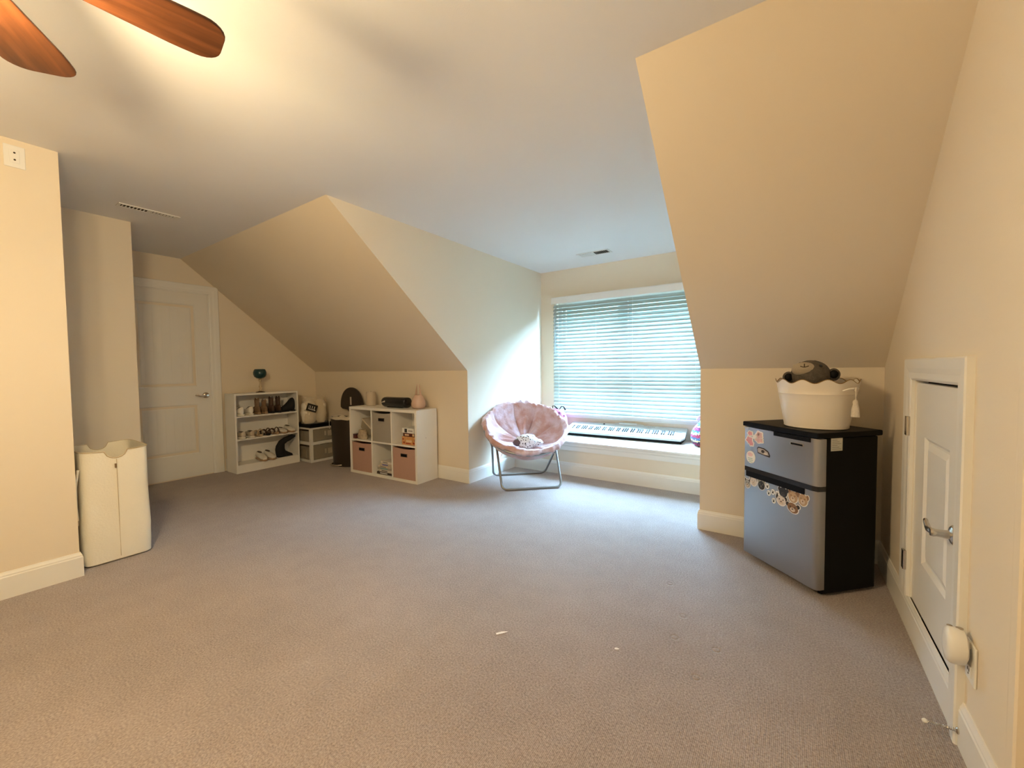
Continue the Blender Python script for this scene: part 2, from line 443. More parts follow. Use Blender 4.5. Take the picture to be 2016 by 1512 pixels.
# local x -> +y world, local y -> -x (into wall)
m = MB(); panel_slab(m, 0.765, 2.03, 0.035, [(0.125, 0.25, 0.64, 0.80), (0.125, 1.0, 0.64, 1.90)], T)
m.T = Matrix()
ob = m.build('door_slab', DOORM, d1)
ob.location.z = 0.012
for k in range(6):  # beadboard grooves in both panels
    m = MB()
    for (z0, z1) in ((0.30, 0.75), (1.05, 1.85)):
        y = -0.38+0.125+0.075+k*0.073
        m.box((0.0035, y-0.0015, z0+0.012), (0.0052, y+0.0015, z1+0.012))
    m.build('panel_bead', DOORM, d1)
CP = [(0,0),(0,0.012),(0.008,0.016),(0.03,0.016),(0.05,0.020),(0.085,0.022),(0.09,0.018),(0.09,0)]
def casing_u(name, y0, y1, z1, x, sgn, parent, zb0=0.0, zb1=0.0):
    """three mitred casing pieces round the opening y0..y1, top z1; sgn = room side in x"""
    def piece(pts):  # pts: list of (y,z, oy,oz)
        m = MB(); m.loft([[(x+sgn*b, y+oy*a, z+oz*a) for a, b in CP] for (y, z, oy, oz) in pts]); m.build('casing', TRIM, parent)
    piece([(y1, zb1, 1, 0), (y1, z1, 1, 1)])
    piece([(y1, z1, 1, 1), (y0, z1, -1, 1)])
    piece([(y0, z1, -1, 1), (y0, zb0, -1, 0)])
casing_u('casing', -0.385+0.0, 0.40, 2.05, 0, 1, d1)
m = MB(); m.box((0.0, -0.392, 0.0), (0.009, -0.3805, 2.05)); m.box((0.0, 0.386, 0.0), (0.009, 0.402, 2.05)); m.box((0, -0.392, 2.043), (0.009, 0.402, 2.055)); m.build('door_jamb', TRIM, d1)
lever(d1, (0.006, 0.335, 0.906), (1,0,0), (0,-1,0))

d2 = struct(bpy.data.objects.new('door_2', None)); COL.objects.link(d2); d2.location = (XR, 0, 0)
T = Matrix.Translation((0.006, ay1-0.004, 0)) @ Matrix.Rotation(R(-90), 4, 'Z')
# local x -> -y world, local y -> +x (into wall)
m = MB(); panel_slab(m, ay1-ay0-0.008, az1-0.1405-0.012, 0.03, [(0.135, 0.21, 0.452, 0.735)], T)
ob = m.build('door_slab', DOORM, d2); ob.location.z = 0.1385
casing_u('casing', ay0, ay1, az1-0.0, 0, -1, d2, 0.0, 0.14)
m = MB(); m.box((0.001, ay0, 0.14), (0.045, ay0+0.0035, az1)); m.box((0.001, ay1-0.0035, 0.14), (0.045, ay1, az1)); m.box((0.001, ay0, az1-0.0035), (0.045, ay1, az1)); m.build('door_jamb', TRIM, d2)
m = MB(); m.box((0.04, ay0, 0.0), (0.06, ay1, az1)); m.build('dark_backing', DARKV, d2)
for z in (0.90, 0.30):
    m = MB(); m.tube([(-0.020, ay1+0.004, z-0.042), (-0.020, ay1+0.004, z+0.042)], 0.006, 8)
    m.box((-0.0245, ay1+0.002, z-0.042), (-0.0135, ay1+0.034, z+0.042)); m.build('hinge', NICKEL, d2)
lever(d2, (0.006, ay0+0.062, 0.605), (-1,0,0), (0,1,0))

# casing of a second low opening at the right edge of the picture
m = MB(); m.loft([[(XR-b, 1.462-a, z) for a, b in CP] for z in (0.0, 1.185)]); struct(m.build('trim_1', WALL))

# ------------------------------------------------------------------ ceiling vents, outlet plate, fixture
def vent(loc, rz, L, W, dark, label):
    v = thing('ceiling_vent', label, 'vent', loc, rz)
    m = MB()
    for (a, b, c, d) in ((-L/2,-W/2,L/2,-W/2+0.018),(-L/2,W/2-0.018,L/2,W/2),(-L/2,-W/2+0.018,-L/2+0.018,W/2-0.018),(L/2-0.018,-W/2+0.018,L/2,W/2-0.018),(-0.006,-W/2+0.018,0.006,W/2-0.018)):
        m.box((a,b,-0.006),(c,d,-0.0005))
    m.build('vent_frame', WPLAST, v, bevel=0.001)
    m = MB(); m.box((-L/2+0.018,-W/2+0.018,-0.0018),(L/2-0.018,W/2-0.018,-0.0006)); m.build('duct_shade_sheet', DARKV, v)  # dark sheet painted for the shade up inside the duct
    n = 8
    for i in range(2*n):
        x = -L/2+0.028+(L-0.056)*i/(2*n-1)
        tl = dark if x > 0 else -dark
        m = MB(); T = Matrix.Translation((x,0,-0.005)) @ Matrix.Rotation(R(tl), 4, 'Y')
        m.box((-0.0065,-W/2+0.018,-0.0005),(0.0065,W/2-0.018,0.0005), T=T); m.build('louver', WPLAST, v)
    return v
vent((-4.055, 1.05, H), R(90), 0.36, 0.09, 26, 'white ceiling vent above the hallway corner, near the left door')
vent((-1.76, 4.17, H), R(0), 0.36, 0.14, 40, 'white ceiling vent in the dormer, above the window')

op = thing('wall_outlet_plate', 'white power outlet mounted high on the near left wall', 'outlet', (XO+0.0005, 0.334, 2.313), 0)
m = MB(); m.box((0,-0.037,-0.057),(0.006,0.037,0.057)); m.build('cover_plate', WPLAST, op, bevel=0.003)
m = MB(); m.box((0.006,-0.017,-0.034),(0.009,0.017,0.034)); m.build('receptacle', WPLAST, op, bevel=0.002)
for z in (-0.018, 0.018):
    m = MB(); m.T = Matrix.Translation((0.0088,0,z)) @ Matrix.Rotation(R(90), 4, 'Y'); m.lathe([(0.0045,0),(0.0045,0.0012)], 10); m.build('socket_hole', DARKV, op)

pd = thing('plug_in_fixture', 'round white plug-in device in the outlet right of the small access door', 'plug-in device', (XR, 1.712, 0.335))
m = MB()
prof = [(0.030,0.012),(0.043,0.018),(0.046,0.03),(0.046,0.048),(0.040,0.056),(0.02,0.058)]
m.T = Matrix.Rotation(R(-90), 4, 'Y'); m.lathe(prof, 28, sx=1.15, sy=0.9)
m.build('body', WPLAST, pd, smooth=True)
m = MB(); m.T = Matrix.Rotation(R(-90), 4, 'Y'); m.lathe([(0.012,0.0),(0.012,0.012)], 12, (0.012,0,0)); m.build('plug_neck', WPLAST, pd)
m = MB()
m.ball((-0.026,0.006,0.0525), 0.009, 12, 6, (1,0.8,0.25)); m.ball((-0.046,0.010,0.0525), 0.007, 12, 6, (1,0.8,0.2)); m.build('grip_dimple', nodemat('taupe_plastic',(0.34,0.29,0.23),0.5), pd)
wo = thing('low_wall_outlet', 'white outlet plate low on the right wall under the plug-in device', 'outlet', (XR-0.0005, 1.705, 0.30))
m = MB(); m.box((-0.006,-0.036,-0.058),(0,0.036,0.058)); m.build('cover_plate', WPLAST, wo, bevel=0.002)
m = MB(); m.box((-0.0085,-0.016,-0.042),(-0.006,0.016,-0.008)); m.build('receptacle', WPLAST, wo, bevel=0.002)
m = MB()
for dy in (-0.006, 0.006): m.box((-0.0092,dy-0.0012,-0.026),(-0.0085,dy+0.0012,-0.017))
m.box((-0.0092,-0.0022,-0.036),(-0.0085,0.0022,-0.031)); m.build('slot', DARKV, wo)

ds = thing('door_stop_spring', 'metal spring door stop with white tip on the right baseboard', 'door stop', (XR-0.0132, 1.752, 0.052))
m = MB(); m.T = Matrix.Rotation(R(-90), 4, 'Y')
m.lathe([(0.010,0),(0.010,0.003),(0.006,0.006)], 12); m.build('mount', NICKEL, ds)
pts = []
for i in range(14*10):
    a = 2*PI*i/10; x = 0.005+0.062*i/139; pts.append((-x, 0.0042*math.cos(a), 0.0042*math.sin(a)-0.004*(x/0.07)**2))
m = MB(); m.tube(pts, 0.0011, 5); m.build('spring', NICKEL, ds, smooth=True)
m = MB(); m.ball((-0.073,0,-0.004), 0.007, 12, 8, (1.1,1,1)); m.build('rubber_tip', WPLAST, ds, smooth=True)

# ------------------------------------------------------------------ ceiling fan
fan = thing('ceiling_fan', 'ceiling fan with reddish wooden blades over the near left of the room', 'fan', (-1.489, 0.014, H))
m = MB(); m.lathe([(0.07,0),(0.07,-0.02),(0.05,-0.05),(0.014,-0.06),(0.014,-0.12),(0.10,-0.13),(0.115,-0.16),(0.115,-0.22),(0.09,-0.25),(0.05,-0.26),(0.05,-0.30)], 32); m.build('motor_housing', NICKEL, fan, smooth=True)
L0, L1 = 0.17, 0.541
outl = []
def half(x):
    u = (x-L0)/(L1-L0); return 0.0517+0.0317*min(1, u*1.4)
xs = [L0+(L1-L0-0.0535)*i/10 for i in range(11)]
top = [(x, half(x)) for x in xs]+[(L1-0.0535+0.0535*math.sin(R(a)), 0.0834-0.0535+0.0535*math.cos(R(a))) for a in (15,30,45,60,75,90)]
poly = top+[(x,-y) for x, y in reversed(top)]
n = len(poly)
bm2 = MB(); bm2.T = Matrix.Rotation(R(-2), 4, 'X'); bm2.prism([(x,y,-0.004) for x, y in poly], (0,0,0.007))
b0 = None
for ang in (79.5, 151.5, 223.5, 295.5, 7.5):
    if b0 is None:
        b0 = bm2.build('blade', WOOD, fan, bevel=0.002); o = b0
        a_ = MB(); a_.box((0.09,-0.018,-0.006),(0.24,0.018,0.0)); a_.box((0.20,-0.035,-0.012),(0.26,0.035,-0.006)); a0 = a_.build('blade_iron', NICKEL, fan); q = a0
    else:
        o = b0.copy(); COL.objects.link(o); q = a0.copy(); COL.objects.link(q)
    for w_ in (o, q): w_.parent = fan; w_.location = (0,0,-0.272); w_.rotation_euler = (0,0,R(ang))
    q.location.z = -0.262
m = MB(); m.lathe([(0.03,-0.297),(0.13,-0.315),(0.135,-0.33),(0.10,-0.335)], 32); m.build('light_shield_pan', NICKEL, fan, smooth=True)  # unseen pan, added to keep direct lamp light off the near ceiling
LM = emitter('warm_frosted_lamp', LAMP_COLOUR, LAMP_STRENGTH)
for k in range(3):
    a = R(20+120*k); c = (0.115*math.cos(a), 0.115*math.sin(a), -0.335)
    m = MB(); m.lathe([(0.022,0),(0.028,-0.015),(0.020,-0.02)], 16, c); m.build('lamp_holder', NICKEL, fan, smooth=True)
    m = MB(); m.lathe([(0.030,-0.02),(0.046,-0.045),(0.056,-0.08),(0.050,-0.11),(0.025,-0.125)], 20, c); m.build('lamp_globe', LM, fan, smooth=True)
#@@OBJECTS
# ------------------------------------------------------------------ laundry hamper
hp = thing('laundry_hamper', 'tall cream canvas laundry hamper beside the near left wall corner', 'hamper', (-3.45, 0.52, 0))
# local: front face x=0, body to x=-0.45; width y 0..0.32; height 0.69
def hring(z, grow=0.0, wob=0.0, seed=0):
    out = []; D, Wd = 0.45, 0.318; n = 24
    edge = [(0, i/n) for i in range(n)] + [(i/n, 1) for i in range(n)] + [(1, 1-i/n) for i in range(n)] + [(1-i/n, 0) for i in range(n)]
    for (a, b) in edge:
        x = -a*D; y = b*Wd
        cx, cy = -D/2, Wd/2
        dx, dy = x-cx, y-cy
        q = max(abs(dx)/(D/2), abs(dy)/(Wd/2)); e = (abs(dx/(D/2))**9+abs(dy/(Wd/2))**9)**(1/9)
        k = 1/e
        w = wob*(noise.noise(Vector((x*7+seed, y*7, z*5)))+0.6*noise.noise(Vector((x*16, y*16+seed, z*11))))
        g = 1+grow+w
        out.append((cx+dx*k*g, cy+dy*k*g, z))
    return out
zs = [0.004, 0.012, 0.04, 0.09, 0.14, 0.2, 0.27, 0.34, 0.41, 0.48, 0.55, 0.61]
rings = [hring(z, -0.05*(z < 0.01)+0.022*math.sin(PI*min(1, z/0.40)), 0.020*math.sin(PI*min(1, z/0.66)**0.7)) for z in zs]
def topz(x, y, lift=0.0):
    z = 0.690+0.010*(abs(y-0.159)/0.159)**2
    if x > -0.06 or x < -0.39:
        d = abs(y-0.159)
        if d < 0.05: z = min(z, 0.690-math.sqrt(max(0, 0.05**2-d*d))*0.85)
    return z+lift
rt_ = [(x, y, topz(x, y)) for x, y, z in hring(0.69)]
ri_ = [(-0.225+(x+0.225)*0.982, 0.159+(y-0.159)*0.975, z) for x, y, z in rt_]
rb_ = [(-0.225+(x+0.225)*0.975, 0.159+(y-0.159)*0.965, 0.30) for x, y, z in rt_]
m = MB(); m.loft(rings+[rt_, ri_, rb_], cap=False)
nn = len(rings[0]); m.f.append(tuple(range(nn))[::-1]); m.m.append(0); k0 = nn*(len(rings)+2); m.f.append(tuple(k0+i for i in range(nn))); m.m.append(0)
m.build('bag', CANVAS, hp, smooth=True)
CAN2 = nodemat('tan_canvas_edge', (0.55, 0.44, 0.28), 0.85, var=0.05)
m = MB(); m.tube([Vector(p)*1.0 for p in rt_], 0.0035, 5, closed=True); m.build('rim_binding', CAN2, hp)
m = MB(); m.tube([(-0.02,-0.004,0.60),(-0.018,-0.018,0.50),(-0.016,-0.020,0.38),(-0.03,-0.014,0.30),(-0.07,-0.008,0.26)], 0.007, 6); m.build('side_strap', CANVAS, hp)
m = MB(); m.box((0.003,0.1585,0.03),(0.0065,0.1605,0.64)); m.build('centre_seam', CAN2, hp)
m = MB(); m.box((0.002,0.150,0.585),(0.010,0.160,0.612)); m.build('snap_tab', nodemat('tan_leather',(0.20,0.13,0.06),0.6), hp, bevel=0.002)

# ------------------------------------------------------------------ shoe shelf
ss = thing('shoe_bookcase', 'low white three-tier bookcase full of shoes, right of the white panel door', 'bookcase', (-5.188, 2.015, 0), R(0.6))
D_, W_, H_ = 0.245, 0.728, 0.915; tk = 0.018
m = MB(); m.box((-D_,0,0),(0,tk,H_)); m.build('side_panel', WHITE, ss, bevel=0.001)
m = MB(); m.box((-D_,W_-tk,0),(0,W_,H_)); m.build('side_panel', WHITE, ss, bevel=0.001)
m = MB(); m.box((-D_,tk,H_-0.02),(0,W_-tk,H_)); m.build('top_panel', WHITE, ss)
for z in (0.640, 0.376): m = MB(); m.box((-D_+0.006,tk,z),(-0.004,W_-tk,z+tk)); m.build('shelf', WHITE, ss)
m = MB(); m.box((-D_+0.006,tk,0.078),(0,W_-tk,0.094)); m.build('bottom_shelf', WHITE, ss)
m = MB(); m.box((-0.016,tk,0),(-0.001,W_-tk,0.078)); m.build('plinth', WHITE, ss)
m = MB(); m.box((-D_,tk,0.01),(-D_+0.005,W_-tk,H_-0.02)); m.build('back_panel', WHITE, ss)
Z1, Z2, Z3 = 0.6585, 0.3945, 0.0945

def ell(cx, hw, z0, z1, n=12, p=2.4):
    out = []
    for i in range(n):
        a = 2*PI*i/n; c, s = math.cos(a), math.sin(a)
        out.append((cx, hw*math.copysign(abs(c)**(2/p), c), (z0+z1)/2+(z1-z0)/2*math.copysign(abs(s)**(2/p), s)))
    return out
def low_shoe(name, label, loc, rz, up, sole, inner, L=0.25, hh=0.076, heel=0.104, group='shoes in the low white bookcase'):
    """toe toward +x"""
    s = thing(name, label, 'shoe', loc, rz, group)
    m = MB(); m.loft([ell(x*L, w, 0.0, h, 12, 3) for x, w, h in ((-0.5,0.020,0.022),(-0.47,0.032,0.024),(-0.3,0.036,0.022),(0,0.037,0.020),(0.3,0.046,0.020),(0.44,0.036,0.020),(0.5,0.014,0.020))]); m.build('sole', sole, s, smooth=True)
    m = MB(); m.loft([ell(x*L, w, 0.016, h, 12, 2.3) for x, w, h in ((-0.49,0.014,heel*0.75),(-0.46,0.026,heel),(-0.34,0.033,heel*0.93),(-0.15,0.034,hh),(0.05,0.036,hh*0.92),(0.25,0.042,hh*0.7),(0.40,0.036,hh*0.56),(0.47,0.022,hh*0.45))]); m.build('upper', up, s, smooth=True)
    m = MB(); m.loft([[(x*L, w*math.cos(2*PI*i/10)*0.9, h+0.001+0.003*math.sin(2*PI*i/10)) for i in range(10)] for x, w, h in ((-0.43,0.012,heel*0.97),(-0.34,0.022,heel*0.95),(-0.2,0.023,hh*1.03),(-0.06,0.014,hh*0.99))]); m.build('opening', inner, s)
    return s
def boot(name, label, loc, rz, up, sole, L=0.24, hs=0.19, lean=0.0, group='shoes in the low white bookcase', tab=True, sr=0.042, wk=0.82):
    s = thing(name, label, 'boot', loc, rz, group)
    m = MB(); m.loft([ell(x*L, w*wk, 0.0, h, 12, 3) for x, w, h in ((-0.5,0.022,0.030),(-0.3,0.033,0.028),(0,0.033,0.014),(0.3,0.042,0.012),(0.5,0.014,0.012))]); m.build('sole', sole, s, smooth=True)
    foot = [ell(x*L, w*wk, 0.010, h, 12, 2.3) for x, w, h in ((-0.49,0.018,0.08),(-0.40,0.030,0.10),(-0.2,0.034,0.105),(0.0,0.035,0.085),(0.2,0.040,0.062),(0.38,0.036,0.048),(0.48,0.018,0.036))]
    m = MB(); m.loft(foot)
    sh = []
    for k in range(5):
        z = 0.05+(hs-0.05)*k/4; xo = -0.27*L-lean*(k/4)
        rr = 1-0.10*math.sin(PI*k/4)
        sh.append([(xo+sr*rr*math.cos(2*PI*i/12), sr*0.8*rr*math.sin(2*PI*i/12), z+(0.010*math.cos(4*PI*i/12) if k == 4 else 0)) for i in range(12)])
    m.loft(sh); m.build('shaft', up, s, smooth=True)
    if tab:
        xo = -0.27*L-lean
        m = MB(); m.box((xo-sr-0.003,-0.007,hs-0.03),(xo-sr+0.002,0.007,hs+0.022)); m.build('pull_tab', up, s)
        m = MB(); m.box((xo+sr-0.002,-0.007,hs-0.03),(xo+sr+0.003,0.007,hs+0.018)); m.build('pull_tab', up, s)
    return s
LEA = lambda n, c, r=0.5: nodemat(n, c, r, var=0.12, vscale=12)
whl, offs, tan_, tan2, dkb, blk, gum = LEA('white_leather',(0.80,0.76,0.68)), LEA('off_white_sole',(0.74,0.70,0.60)), LEA('taupe_suede',(0.20,0.125,0.07),0.9), LEA('tan_leather2',(0.42,0.27,0.15)), LEA('dark_brown_leather',(0.06,0.028,0.014)), LEA('black_suede',(0.008,0.008,0.010),0.8), LEA('gum_sole',(0.32,0.20,0.10))
INN = LEA('shoe_lining',(0.10,0.07,0.05),0.9)
X = -5.30
low_shoe('sneaker','white sneaker at the left end of the top shelf of the bookcase',(X,2.085,Z1),PI,whl,offs,INN)
low_shoe('sneaker','white sneaker on the top shelf, just left of the taupe ankle boots',(X,2.185,Z1),PI,whl,offs,INN)
boot('ankle_boot','taupe suede ankle boot standing beside the white sneakers on the top shelf',(X,2.272,Z1),PI,tan_,gum,hs=0.175,sr=0.033)
boot('ankle_boot','taupe suede ankle boot standing beside the dark brown boots on the top shelf',(X,2.350,Z1),PI,tan_,gum,hs=0.160,sr=0.033)
boot('ankle_boot','dark brown pull-tab ankle boot, left one of the pair on the top shelf',(X,2.430,Z1),PI,dkb,blk,hs=0.185,sr=0.033)
boot('ankle_boot','dark brown pull-tab ankle boot, right one of the pair on the top shelf',(X,2.510,Z1),PI,dkb,blk,hs=0.185,sr=0.033)
# black boots lying on their side, right end of the top shelf
b_ = thing('black_boot', 'black suede boot with its shaft standing at the right end of the top shelf', 'boot', (X+0.03, 2.66, Z1), R(0), 'shoes in the low white bookcase')
m = MB(); m.loft([[(0.055*math.cos(a)*k, y+0.0, z+h*(0.5+0.5*math.sin(a))) for a in [2*PI*i/12 for i in range(12)]] for y, k, z, h in ((-0.115,0.35,0.004,0.035),(-0.09,0.75,0.0,0.06),(-0.05,0.9,0.0,0.085),(-0.01,0.95,0,0.125),(0.02,0.9,0,0.165),(0.05,0.85,0,0.172),(0.062,0.6,0.01,0.15))]); m.build('shaft', blk, b_, smooth=True)
m = MB(); m.box((-0.03,-0.11,0.0),(0.052,-0.02,0.008)); m.box((-0.025,0.02,0),(0.045,0.062,0.016)); m.build('sole', blk, b_)
# middle shelf
low_shoe('sneaker','silver-white sneaker at the left end of the middle shelf of the bookcase',(X,2.095,Z2),PI,LEA('silver_leather',(0.50,0.42,0.31),0.35),offs,INN,heel=0.08)
low_shoe('sneaker','silver-white sneaker second from the left on the middle shelf',(X,2.190,Z2),PI,LEA('silver_leather',(0.5,0.42,0.31)),offs,INN,heel=0.08)
def sandal(label, loc, rz, m1, m2, L=0.235):
    s = thing('sandal', label, 'shoe', loc, rz, 'shoes in the low white bookcase')
    m = MB(); m.loft([ell(x*L, w, 0.0, h, 12, 3) for x, w, h in ((-0.5,0.015,0.03),(-0.42,0.028,0.03),(-0.1,0.027,0.017),(0.3,0.042,0.013),(0.5,0.012,0.012))]); m.build('sole', m2, s, smooth=True)
    for x, w, h in ((0.22,0.042,0.042),(0.10,0.038,0.05),(-0.38,0.030,0.075)):
        m = MB(); m.tube([(x*L, w*math.cos(a), 0.012+h*math.sin(a)) for a in [PI*i/8 for i in range(9)]], 0.0065, 6); m.build('strap', m1, s)
    return s
sandal('flat beige strappy sandal left of centre on the middle shelf',(X,2.286,Z2),PI,LEA('beige_strap',(0.45,0.34,0.22)),LEA('beige_strap',(0.45,0.34,0.22)))
sandal('dark strappy sandal in the middle of the middle shelf, left of its mate',(X,2.374,Z2),PI,dkb,blk)
sandal('dark strappy sandal in the middle of the middle shelf, beside the pale flats',(X,2.472,Z2),PI,dkb,tan2)
low_shoe('flat_shoe','pale pointed flat leaning outward on the right half of the middle shelf',(X+0.02,2.572,Z2),R(-9),whl,tan2,INN,hh=0.06,heel=0.062,L=0.22)
low_shoe('flat_shoe','pale pointed flat at the right end of the middle shelf',(X+0.01,2.668,Z2),R(-3),whl,tan2,INN,hh=0.07,heel=0.08,L=0.22)
# bottom shelf
low_shoe('loafer','white loafer with tan heel on the bottom shelf, left one of the pair',(X+0.01,2.325,Z3),R(-6),whl,tan2,INN,hh=0.085,heel=0.095)
low_shoe('loafer','white loafer with tan heel on the bottom shelf, beside the black boots',(X+0.01,2.420,Z3),R(-4),whl,tan2,INN,hh=0.085,heel=0.095)
b2 = thing('tall_black_boot', 'tall black boot with folded shaft leaning to the right on the bottom shelf', 'boot', (X+0.04, 2.56, Z3), 0, 'shoes in the low white bookcase')
def yring(y, z, ry, rx, tiltv=0.0, n=12):
    return [(rx*math.cos(2*PI*i/n), y+ry*math.sin(2*PI*i/n)*math.cos(tiltv), z+ry*math.sin(2*PI*i/n)*math.sin(tiltv)) for i in range(n)]
m = MB(); m.loft([yring(-0.005,0.012,0.070,0.04,0),yring(-0.02,0.05,0.062,0.045),yring(-0.03,0.10,0.055,0.047,0.1),yring(-0.025,0.15,0.052,0.047,0.2),yring(0.01,0.19,0.05,0.046,-0.2),yring(0.06,0.215,0.045,0.045,-0.5),yring(0.11,0.235,0.035,0.04,-0.6),yring(0.145,0.25,0.022,0.035,-0.6)]); m.build('shaft', blk, b2, smooth=True)
m = MB(); m.loft([[(0.034*k*math.cos(a), y, 0.004+h*(0.5+0.5*math.sin(a))) for a in [2*PI*i/12 for i in range(12)]] for y, k, h in ((-0.05,0.8,0.07),(0.0,1,0.09),(0.05,1,0.06),(0.09,0.95,0.035),(0.115,0.5,0.02))]); m.build('foot', blk, b2, smooth=True)
m = MB(); m.box((-0.03,-0.06,0),(0.03,0.115,0.006)); m.build('sole', blk, b2)

# goblet on the bookcase
gb = thing('candle_goblet', 'dark teal glass goblet on a slim stem, on top of the shoe bookcase', 'candle holder', (-5.30, 2.345, 0.9155))
m = MB(); m.lathe([(0.05,0),(0.05,0.004),(0.03,0.010),(0.012,0.016)], 24); m.build('base', dkb, gb, smooth=True)
m = MB(); m.lathe([(0.011,0.015),(0.016,0.03),(0.009,0.05),(0.017,0.07),(0.010,0.09),(0.008,0.12),(0.020,0.150),(0.010,0.158),(0.014,0.170)], 16); m.build('stem', glassmat('amber_glass',(0.75,0.62,0.42),0.6,0.1), gb, smooth=True)
m = MB(); m.lathe([(0.012,0.164),(0.040,0.172),(0.060,0.190),(0.070,0.215),(0.071,0.242),(0.063,0.268),(0.054,0.281),(0.051,0.281),(0.059,0.265),(0.066,0.240),(0.062,0.212),(0.03,0.185),(0.004,0.180)], 28, cap=False); m.build('bowl', nodemat('dark_teal_glass',(0.012,0.05,0.055),0.12), gb, smooth=True)

# ------------------------------------------------------------------ drawer unit and bag
du = thing('drawer_unit', 'small white plastic unit with two clear drawers, between bookcase and bin', 'drawer unit', (-4.99, 2.775, 0))
Wd, Dp, Ht = 0.335, 0.37, 0.442   # y width, x depth, height
m = MB()
for y in (0, Wd-0.035):
    for x in (-Dp, -0.035): m.box((x,y,0.0),(x+0.035,y+0.035,Ht))
for z, h in ((0.0,0.03),(0.222,0.040),(Ht-0.022,0.022)):
    m.box((-Dp+0.002,0.002,z),(-0.002,Wd-0.002,z+h))
m.build('frame', WPLAST, du, bevel=0.002)
for i, (z0, z1) in enumerate(((0.034,0.216),(0.266,0.416))):
    dr = None
    m = MB(); a, b, c, d = -Dp+0.012, -0.006, 0.012, Wd-0.012
    m.box((a,c,z0),(b,d,z0+0.003)); m.box((a,c,z0),(a+0.003,d,z1-0.02)); m.box((a,c,z0),(b,c+0.003,z1-0.02)); m.box((a,d-0.003,z0),(b,d,z1-0.02)); m.box((b-0.004,c,z0),(b,d,z1))
    dr = m.build('drawer', CLEAR, du)
    rnd = random.Random(i+5)
    for k, (cc, y0) in enumerate((((0.22,0.15,0.09),0.03),((0.42,0.32,0.20),0.12),((0.12,0.08,0.05),0.21))):
        m = MB(); hh_ = (z1-z0)*(0.35+0.35*rnd.random()); m.box((-Dp+0.05,y0+0.002,z0+0.005),(-0.03,y0+0.082,z0+hh_)); m.build('drawer_content', nodemat('content_%d'%k, cc, 0.8, var=0.3, vscale=25), dr, bevel=0.006)
    m = MB(); m.box((-0.006,0.19,z0+0.06),(-0.0045,0.215,z0+0.12)); m.box((-0.006,0.235,z0+0.05),(-0.0045,0.29,z0+0.12)); m.build('pale_sticker', nodemat('grey_sticker',(0.48,0.42,0.32),0.6,var=0.35,vscale=70), dr)
m = MB(); m.loft([[(x*k-0.185, y*k+0.1675, z) for x, y in ((-0.19,-0.172),(0.19,-0.172),(0.19,0.172),(-0.19,0.172))] for z, k in ((Ht+0.001,0.98),(Ht+0.008,1.0),(Ht+0.045,1.0),(Ht+0.052,0.96))]); m.build('black_lid', BLACK, du, bevel=0.006)
bg_ = thing('bag_of_rolls', 'clear plastic bag of two fluffy white rolls with black label, on the drawer unit', 'bag', (-5.10, 2.875, 0.4955))
FLUFF = nodemat('white_fluff', (0.84,0.78,0.66), 0.95, var=0.06, vscale=30, bump=0.5, bscale=40)
for k, (y, ry, hz_) in enumerate(((-0.050, 0.092, 0.285), (0.108, 0.062, 0.30))):
    m = MB(); rings = []
    for j in range(11):
        u = j/10; z = hz_*u; kk = (1-abs(2*u-1)**5*0.35)*(1+0.05*math.sin(u*17+k))
        rings.append([(0.078*kk*math.cos(a)*(1+0.04*math.sin(5*a+u*9)), y+ry*kk*math.sin(a)*(1+0.04*math.sin(4*a+u*7)), z) for a in [2*PI*i/16 for i in range(16)]])
    m.loft(rings); m.build('fluffy_roll', FLUFF, bg_, smooth=True)
m = MB(); rings = []
for j in range(9):
    u = j/8; z = 0.0+0.335*u; kk = 1.0-0.10*u**3
    rings.append([(0.088*kk*math.copysign(abs(math.cos(a))**0.6, math.cos(a))*(1+0.03*math.sin(7*a+u*11)), 0.022+0.152*kk*math.copysign(abs(math.sin(a))**0.6, math.sin(a))*(1+0.02*math.sin(9*a+u*13)), z+(0.012*math.sin(6*a) if j == 8 else 0)) for a in [2*PI*i/28 for i in range(28)]])
m.loft(rings, cap=False); m.build('clear_bag', BAGP, bg_, smooth=True)
T = Matrix.Translation((0.090,-0.055,0.200)) @ Matrix.Scale(1.45, 4) @ Matrix.Rotation(R(-20), 4, 'X')
m = MB(); m.box((0,-0.05,-0.032),(0.0025,0.045,0.032), T=T)
lc = m.build('label_card', nodemat('black_label',(0.02,0.015,0.01),0.5), bg_)
for y, w, h in ((-0.034,0.006,0.034),(-0.022,0.012,0.036),(-0.004,0.014,0.036),(0.016,0.016,0.036)):
    m = MB(); m.box((0.0025,y,-h/2),(0.0033,y+w*0.35,h/2), T=T); m.box((0.0025,y+w*0.35,-h/2),(0.0033,y+w,-h/2+0.007), T=T); m.build('letter', WPLAST, lc)

# ------------------------------------------------------------------ trash can
tcn = thing('trash_can', 'dark brown step-on bin with open lid, left of the cube organizer', 'trash can', (-4.555, 2.975, 0))
def sr(z, a=0.215, b=0.125, k=1.0, n=28):
    out = []
    for i in range(n):
        th = 2*PI*i/n; c, s = math.cos(th), math.sin(th)
        p = 2.2 if s < 0 else 5
        out.append((a*k*math.copysign(abs(c)**(2/p), c), (b if s < 0 else 0.10)*k*math.copysign(abs(s)**(2/p), s), z))
    return out
m = MB(); m.loft([sr(0.012,k=0.88),sr(0.02,k=0.90),sr(0.30,k=0.95),sr(0.575,k=1.0),sr(0.590,k=1.0),sr(0.590,k=0.95),sr(0.10,k=0.88)], cap=False); m.build('body', BROWNP, tcn, smooth=True)
m = MB(); m.loft([sr(0.0,k=0.93),sr(0.014,k=0.93),sr(0.02,k=0.88)]); m.build('base', BROWNP, tcn)
LIN = nodemat('cream_bin_liner',(0.66,0.58,0.46),0.35,var=0.08,vscale=20,bump=0.3,bscale=25)
